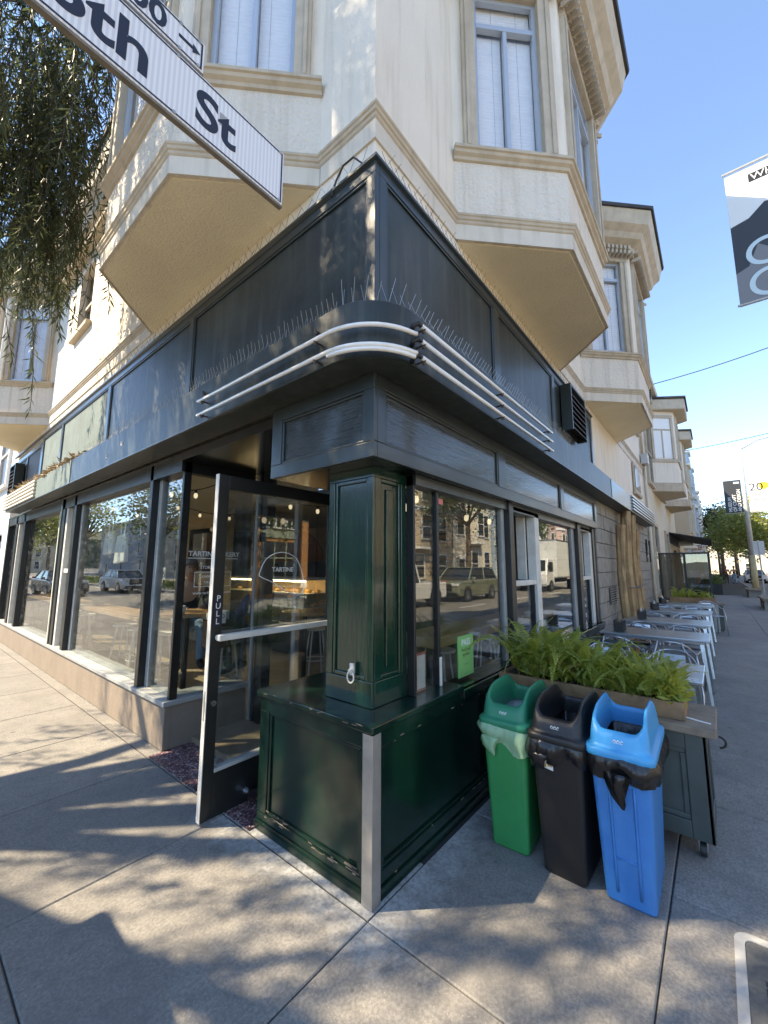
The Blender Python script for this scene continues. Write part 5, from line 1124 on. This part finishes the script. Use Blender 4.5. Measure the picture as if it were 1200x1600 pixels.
MB().sideprism([(1.15,.55),(1.15,2.35),(2.5,2.35),(2.85,1.45),(2.95,1.2),(2.95,.45),(1.3,.45)],-1.02,1.02).build('cab','car_white',tk_,bevel=.06)
MB().add([(2.56,-.85,2.22),(2.56,.85,2.22),(2.87,.9,1.45),(2.87,-.9,1.45)],[(0,1,2,3)]).build('windscreen','darkpane',tk_)
for s in (-1,1): MB().obox((1.9,s*1.025,1.75),(.5,0,0),(0,.006,0),(0,0,.36)).build('door_window','darkpane',tk_); MB().obox((2.94,s*.75,.85),(.03,0,0),(0,.18,0),(0,0,.12)).build('headlight','lampglass',tk_); MB().obox((2.75,s*1.2,1.8),(.04,0,0),(0,.1,0),(0,0,.22)).build('mirror','blackplain',tk_)
MB().obox((2.96,0,1.05),(.02,0,0),(0,.6,0),(0,0,.14)).obox((2.98,0,.5),(.06,0,0),(0,1.0,0),(0,0,.09)).build('grille','greypaint',tk_); MB().box(-4.4,1.2,-.4,.4,.55,.9).build('chassis','blackplain',tk_)
for x in (-3.0,2.0):
    for s in (-1,1): wheel(tk_,x,s*.95,.4,.25)
# ================================================================ other buildings
def house(name,label,loc,rz,w_,d_,h,wall,trim,rows,cols,group,roof='flat',door=True,bays=()):
    """local: front face at y=0 looking to -y, x along the street"""
    t=thing(name,label,'building',loc,rz,group)
    MB().box(0,w_,.0,d_,-.15,h).build('wall',wall,t)
    if roof=='gable': MB().sideprism([(-.3,h),(w_+.3,h),(w_/2,h+w_*.42)],-.3,d_).build('roof','roofing',t)
    else: MB().box(-.15,w_+.15,-.35,d_,h,h+.25).box(-.08,w_+.08,-.22,d_-.1,h-.3,h-.001).build('roof',trim,t,bevel=.02)
    fh=(h-.6)/rows
    for r in range(rows):
        for c in range(cols):
            x=w_*(c+.5)/cols; ww=min(1.1,w_/cols*.5); z0=.9+r*fh; z1=z0+fh*.58
            if r==0 and door and c==cols-1:
                dr=MB().box(x-.5,x+.5,-.05,.02,0,2.2).build('door','darkpane',t); MB().box(x-.62,x-.5,-.1,.02,0,2.35).box(x+.5,x+.62,-.1,.02,0,2.35).box(x-.62,x+.62,-.12,.02,2.2,2.4).build('frame',trim,dr); continue
            pr=.0
            if (r,c) in bays or (c in bays and r>0):
                pr=.6; MB().prism([(x-ww*1.1,0),(x-ww*.65,-pr),(x+ww*.65,-pr),(x+ww*1.1,0)],z0-.6,z1+.5).build('bay',wall,t); MB().prism([(x-ww*1.2,.0),(x-ww*.72,-pr-.12),(x+ww*.72,-pr-.12),(x+ww*1.2,0)],z1+.5,z1+.65).build('bay_cap',trim,t); MB().prism([(x-ww*1.15,.0),(x-ww*.68,-pr-.06),(x+ww*.68,-pr-.06),(x+ww*1.15,0)],z0-.75,z0-.6).build('bay_trim',trim,t); ww*=.9
            p_=MB().box(x-ww/2,x+ww/2,-pr-.03,-pr+.02,z0,z1).build('window','darkpane',t); MB().box(x-ww/2-.1,x-ww/2,-pr-.07,-pr+.02,z0-.05,z1+.1).box(x+ww/2,x+ww/2+.1,-pr-.07,-pr+.02,z0-.05,z1+.1).box(x-ww/2,x+ww/2,-pr-.07,-pr+.02,z1,z1+.1).box(x-ww/2-.14,x+ww/2+.14,-pr-.1,-pr+.02,z0-.13,z0-.05).box(x-ww/2,x+ww/2,-pr-.06,-pr,(z0+z1)/2-.03,(z0+z1)/2+.03).build('frame',trim,p_)
    return t
# row across the right street: faces +y
GR='houses across the right street'
hs=[(16.8,9,8.5,'h_tan','flat','tan house with bays next to the brick building across the right street'),(26,7,7.2,'h_cream','gable','cream house with a steep gable across the right street'),(33.2,7.5,9,'h_blue','flat','pale blue house with white trim across the right street'),(41,8,9.5,'h_white','flat','white house across the right street'),(49.4,9,10,'h_pink','flat','pink house across the right street'),(59,10,9,'h_tan','flat','tan house far across the right street'),(70,14,10,'h_grey','flat','grey building far across the right street')]
for (x,w_,h,wl_,rf,lb) in hs: house('town_house',lb,(x+w_,-14,0),R(180),w_,9,h,wl_,'h_white',3 if h>8 else 2,3,GR,rf,bays=(1,))
house('town_house','cream apartment block across the right street facing the corner',(8.6,-14,0),R(180),11,9,8.5,'h_cream','h_white',3,4,GR,bays=(0,2))
# brick building with arched windows
bb=thing('brick_building','orange brick building with arched white windows across the right street','building',(16.4,-14,0),R(180),GR)
WB=6.8; MB().box(0,WB,.0,9,-.15,6.4).build('wall','brick',bb); MB().box(-.1,WB+.1,-.35,9,6.4,6.75).box(-.05,WB+.05,-.2,8.9,6.1,6.399).build('cornice','h_cream',bb)
for k in range(3): MB().box(k*3.1+.0,k*3.1+.6,-.15,0,-.1,6.1).build('brick_pier','brick',bb)
for g in range(2):
    x0=k0=g*3.1+.8
    MB().box(x0-.1,x0+2.2,-.06,.0,3.1,3.5).build('spandrel','sage',bb); MB().box(x0-.05,x0+2.15,-.05,.0,.2,2.9).build('shop_window','darkpane',bb); 
    gr=MB()
    for i in range(4): gr.box(x0-.05+i*.72,x0+.0+i*.72,-.09,-.05,.2,2.9)
    gr.box(x0-.05,x0+2.15,-.09,-.05,2.0,2.08).build('shop_mullions','sage',bb)
    for i in range(3):
        cx=x0+.36+i*.72; hw=.3; A=[(cx-hw,3.6),(cx+hw,3.6)]+[(cx+hw*math.cos(a),4.9+hw*math.sin(a)) for a in [math.pi*k/10 for k in range(11)]]
        wdo=MB().sideprism(A,-.04,.01).build('arched_window','darkpane',bb); fr_=MB()
        for a,b_ in zip(A,A[1:]+A[:1]): fr_.tube([(a[0],-.06,a[1]),(b_[0],-.06,b_[1])],.045,5)
        fr_.box(cx-.02,cx+.02,-.08,-.045,3.6,5.15).box(cx-hw,cx+hw,-.08,-.045,4.3,4.35).box(cx-hw,cx+hw,-.08,-.045,4.85,4.9).build('frame','h_white',wdo)
# across the left street
GL='houses across the left street'
for i,(y,w_,h,wl_,lb) in enumerate(((4,10,9,'h_tan','tan apartment block across the left street'),(14.2,9,8,'h_white','white house across the left street'),(23.5,10,10,'h_grey','grey apartment block across the left street'),(34,12,9,'h_cream','cream apartment block across the left street'),(47,14,10,'h_pink','pink apartment block far along the left street'),(62,20,9,'h_tan','long tan block far along the left street'),(83,30,11,'h_grey','long grey block closing the left street view'))): house('town_house',lb,(-30,y,0),R(90),w_,9,h,wl_,'h_white',3,3,GL,bays=(0,))
# beyond this building on the left street
house('town_house','pale blue-grey neighbour house beyond the shop on the left street',(.1,11.6+11,0),R(-90),11,9,9,'h_white','h_white',3,4,'neighbours on this block',bays=(1,))
# down the right street on this side
nb=house('neighbour_building','cream neighbour building with bay windows further down the right pavement',(12.25,.08,0),0,12,9,7.6,'h_cream','trim',2,3,'neighbours on this block',bays=())
def simple_bay(x):
    P=[(x,0),(x+.7,-.75),(x+2.1,-.75),(x+2.8,0)]
    MB().prism(P,4.35,7.1).build('bay',M['cream'],nb); MB().prism([(x-.1,0),(x+.66,-.85),(x+2.14,-.85),(x+2.9,0)],4.2,4.5).build('bay_base','trim',nb); MB().prism([(x-.05,0),(x+.68,-.8),(x+2.12,-.8),(x+2.85,0)],5.25,5.35).build('bay_trim','trim',nb); MB().prism([(x-.15,0),(x+.6,-1.1),(x+2.2,-1.1),(x+2.95,0)],7.1,7.5).build('bay_cornice','trim',nb,bevel=.04); MB().prism([(x-.2,0),(x+.55,-1.15),(x+2.25,-1.15),(x+3,0)],7.501,7.56).build('bay_roof','roofing',nb)
    for (a,b_) in ((P[0],P[1]),(P[1],P[2])):
        a,b_=Vector(a),Vector(b_); l=(b_-a).length; e_=(b_-a)/l; n_=Vector((e_.y,-e_.x)); fr=(a,e_,n_)
        wdo=MB().fb(fr,.18,l-.18,-.02,.012,5.4,6.85).build('window','blind',nb); MB().fb(fr,.1,.18,-.02,.05,5.36,6.95).fb(fr,l-.18,l-.1,-.02,.05,5.36,6.95).fb(fr,.18,l-.18,-.02,.05,6.85,6.95).fb(fr,l/2-.02,l/2+.02,.012,.03,5.4,6.4).fb(fr,.18,l-.18,.012,.03,6.4,6.45).build('frame','trim',wdo)
for x in (7.0,): simple_bay(x)
simple_bay(2.6)
GN='neighbours on this block'
house('neighbour_building','tan neighbour building beyond the bay windows',(24.4,.1,0),0,9,9,8.6,'h_tan','h_cream',3,3,GN,bays=(0,2)); house('neighbour_building','pale blue neighbour building far down the right pavement',(33.6,.1,0),0,10,9,10.5,'h_blue','h_white',3,3,GN,bays=(0,2)); house('neighbour_building','pink neighbour building far down the right pavement',(43.8,.1,0),0,12,9,9.5,'h_pink','h_white',3,3,GN,bays=(1,)); house('neighbour_building','white neighbour building far down the right pavement',(56,.1,0),0,22,9,11,'h_white','h_cream',3,5,GN,bays=(0,2,4)); house('neighbour_building','grey building closing the end of the right pavement',(80,.1,0),0,40,9,9,'h_grey','h_white',3,8,GN)
# awning, windbreak, street furniture on the right pavement
aw=thing('awning','black flat awning over a shop further down the right pavement','awning',(19,.07,2.65)); MB().sideprism([(0,0),(6.5,0),(6.5,.4),(0,.4)],-.05,-.0).build('fixing_board','awning_black',aw); MB().add([(0,-.05,.42),(6.5,-.05,.42),(6.5,-1.4,.08),(0,-1.4,.08),(0,-.05,.38),(6.5,-.05,.38),(6.5,-1.4,.04),(0,-1.4,.04)],[(0,1,2,3),(7,6,5,4),(0,3,7,4),(1,5,6,2),(0,4,5,1)]).build('cover','awning_black',aw); MB().box(0,6.5,-1.41,-1.401,-.12,.075).build('valance','awning_black',aw)
wk=thing('windbreak_screen','black framed glass windbreak screen behind the far planter','screen',(13.7,-.05,0)); 
for y in (0,-.62,-1.2): MB().box(-.03,.03,y-.03,y+.03,0,2.05).build('post','blackplain',wk)
for z in (.1,.6,2.0): MB().box(-.025,.025,-1.17,-.03,z,z+.05).build('rail','blackplain',wk)
MB().box(-.004,.004,-1.17,-.03,.65,2.0).build('pane','screenglass',wk)
for i,(x,lb) in enumerate(((31,'black planter box with shrubs by a far doorway'),(33.5,'second black planter box with shrubs by a far doorway'))):
    q=thing('doorway_planter',lb,'planter',(x,-1.3,0)); MB().box(-.8,.8,-.3,.3,0,.6).build('box','blackplain',q,bevel=.02); pz=rng.normal(0,1,(260,3))*[.5,.18,.18]+[0,0,.8]; leaves('shrub',pz,rng.normal(0,1,(260,3)),.18,.08,'leaf_a',q)
for i,(x,y,lb) in enumerate(((20.5,-2.95,'grey wooden bench planter at the kerb of the right pavement'),(29,-2.9,'concrete block planter at the kerb beyond the bench'))):
    q=thing('kerb_bench',lb,'bench',(x,y,0)); MB().box(-1.2,1.2,-.3,.3,.38,.45).build('seat','weathered',q)
    for s in (-1,1): MB().box(s*.9-.12,s*.9+.12,-.25,.25,0,.38).build('leg','kerb',q)
    MB().box(-1.1,1.1,-.28,-.2,.05,.36).build('front_board','kerb',q)
def lamp(loc,label,ban):
    q=thing('lamp_post',label,'lamp post',loc,0,'street lamps of the right pavement'); MB().tube([(0,0,0),(0,0,2.3)],[.17,.13],12).build('base','pole_yellow',q,smooth=True); MB().tube([(0,0,2.3),(0,0,8.6)],[.125,.09],12).build('shaft','pole_metal',q,smooth=True); MB().tube([(0,0,8.5),(0,-.8,8.95),(0,-2.4,9.15)],[.05,.045,.04],8).build('arm','pole_metal',q,smooth=True); MB().obox((0,-2.6,9.12),(.14,0,0),(0,.35,0),(0,0,.06)).build('lamp_head','pole_metal',q,bevel=.03); return q
q=lamp((29.5,-3.05,0),'tall pale lamp post with two banners down the right pavement',1)
for z in (4.75,6.72): MB().tube([(0,.95,z),(0,-.95,z)],.015,6).build('banner_arm','pole_metal',q)
d1=MB().box(-.008,.008,.12,.92,4.8,6.7).build('banner','banner_dark',q); d2=MB().box(-.008,.008,-.92,-.12,4.8,6.7).build('banner','banner_white',q)
d1['label']='dark banner with white vertical museum lettering'; d2['label']='white banner reading 20 years of making'
for i,s_ in enumerate(('MUSEUM','OF CRAFT','AND DESIGN')): text('lettering',s_,.22,'letters',(-.0085,.62-.21*i,4.85),(0,0,1),(0,1,0),d1,ext=.002,bold=.004)
MB().box(-.0095,-.0085,.2,.45,6.5,6.6).build('print','letters',d1)
text('lettering','20',.62,'ink',(-.0085,-.2,6.0),(0,-1,0),(0,0,1),d2,ext=.002)
for i,s_ in enumerate(('YEARS OF','MAKING')): text('lettering',s_,.2,'ink',(-.0085,-.2,5.65-.24*i),(0,-1,0),(0,0,1),d2,ext=.002)
MB().tube([(-.0095,-.85,6.25),(-.0105,-.85,6.25)],.22,14).build('print','banner_yellow',d2); MB().box(-.0095,-.0085,-.18,-.125,5.3,5.75).build('print','banner_yellow',d2)
q=lamp((4.5,-2.95,0),'lamp post with a museum banner near the corner of the right street',1)
for z in (4.7,6.47): MB().tube([(0,1.09,z),(0,-.1,z)],.015,6).build('banner_arm','pole_metal',q)
d1=MB().box(-.008,.008,.12,1.07,4.68,6.42).build('banner','banner_white',q); 
d1['label']='museum banner, white above and dark below with large pale letters'
wv=[(1.0699,5.72),(.9,5.76),(.75,5.9),(.55,5.86),(.35,5.98),(.1201,6.05),(.1201,4.6801),(1.0699,4.6801)]
n_=len(wv); MB().add([(-.0095,y,z) for y,z in wv]+[(-.0085,y,z) for y,z in wv],[tuple(range(n_)),tuple(range(2*n_-1,n_-1,-1))]+[((i+1)%n_,i,n_+i,n_+(i+1)%n_) for i in range(n_)]).build('print','banner_dark',d1)
wv=[(1.0699,5.1),(.95,5.15),(.85,5.4),(.75,5.3),(.5,5.36),(.1201,5.45),(.1201,4.6801),(1.0699,4.6801)]
MB().add([(-.0108,y,z) for y,z in wv]+[(-.0098,y,z) for y,z in wv],[tuple(range(n_)),tuple(range(2*n_-1,n_-1,-1))]+[((i+1)%n_,i,n_+i,n_+(i+1)%n_) for i in range(n_)]).build('print','banner_grey',d1)
MB().box(-.0106,-.0098,.2,.6,5.45,5.75).build('print','banner_red',d1)
MB().box(-.0104,-.0086,.35,.86,6.22,6.33).build('print','blackplain',d1); text('lettering','WHERE',.12,'letters',(-.0106,.84,6.235),(0,-1,0),(0,0,1),d1,ext=.001)
for i,s_ in enumerate(('CRA','OBJ')): text('lettering',s_,.5,'bannerletters',(-.0112,.99,5.12-.39*i),(0,-1,0),(0,0,1),d1,ext=.002)
sgp=thing('sign_pole','thin grey sign pole at the kerb of the right pavement','sign',(24.5,-3.05,0)); MB().tube([(0,0,0),(0,0,2.9)],.03,8).build('pole','pole_metal',sgp); MB().box(-.006,.006,-.2,.2,2.2,2.85).build('plate','pole_metal',sgp)
for (x,y,h,c,k) in ((86,-4,8,3,'leaf_b'),(98,-2,9,3.4,'leaf_a'),(110,-5,9,3.5,'leaf_b'),(75,-11.8,9,3.4,'leaf_a'),(95,-11.8,9,3.4,'leaf_a')): tree('street_tree','leafy street tree far down the right street',(x,y,0),h,c,k,1800,.45,'far trees of the right street')
house('town_house','cream block closing the far end of the right street',(128,10,0),R(-90),40,9,9,'h_cream','h_white',3,8,GR); house('town_house','tan block closing the far end of the left street',(-30,135,0),0,40,9,10,'h_tan','h_white',3,8,GL)
for (x,y,h,c,k) in ((-6,62,8,3,'leaf_a'),(-5.5,45,8,2.8,'leaf_b'),(-12,70,9,3.5,'leaf_a'),(-12,90,9,3.5,'leaf_b')): tree('street_tree','leafy street tree far along the left street',(x,y,-.1),h,c,k,1800,.4,'far trees of the left street')
# overhead wires
def wire(a,b_,sag,r,label):
    a,b_=Vector(a),Vector(b_); pts=[]
    for k in range(17):
        f=k/16; p=a.lerp(b_,f); p.z-=sag*4*f*(1-f); pts.append(p)
    tag(MB().tube(pts,r,5).build('overhead_wire','wire_black',rec=True),label,'wire')
wire((12.1,-.3,6.95),(14.0,-9.5,10.0),.5,.012,'thick black service cable leaving the corner building for the far side')
wire((24,0,7.6),(24,-10,9.2),.35,.015,'thin overhead wire crossing the right street beyond the bays')
wire((40,-3.2,10),(40,.2,8),.1,.012,'thin overhead wire behind the dark banner')
wire((-10,-6.3,6.2),(120,-5.2,6.4),.2,.012,'overhead trolley wire running along the right street'); wire((-10,-7.2,6.2),(120,-5.6,6.4),.2,.012,'second overhead trolley wire along the right street')
dc=MB()
for i in range(4): dc.tube([(12.1,-.05-.02*i,6.6-.1*i),(12.1,-.25,6.7-.12*i),(12.1+.05*i,-.33,6.85-.05*i),(12.1,-.3,6.95)],.015,6)
part('service_drop',dc,'wire_black')
# leaf litter on the canopy and yellow paint marks
lt=rng.uniform([-.19,5.0,3.02],[.0,9.4,3.1],(2600,3)); lo=leaves('leaf_litter',lt,rng.normal(0,1,(2600,3))*[1,1,.5],.09,.03,'leaflitter',None,.3,'stuff'); tag(lo,'dry leaf litter heaped on the left street canopy','leaves')
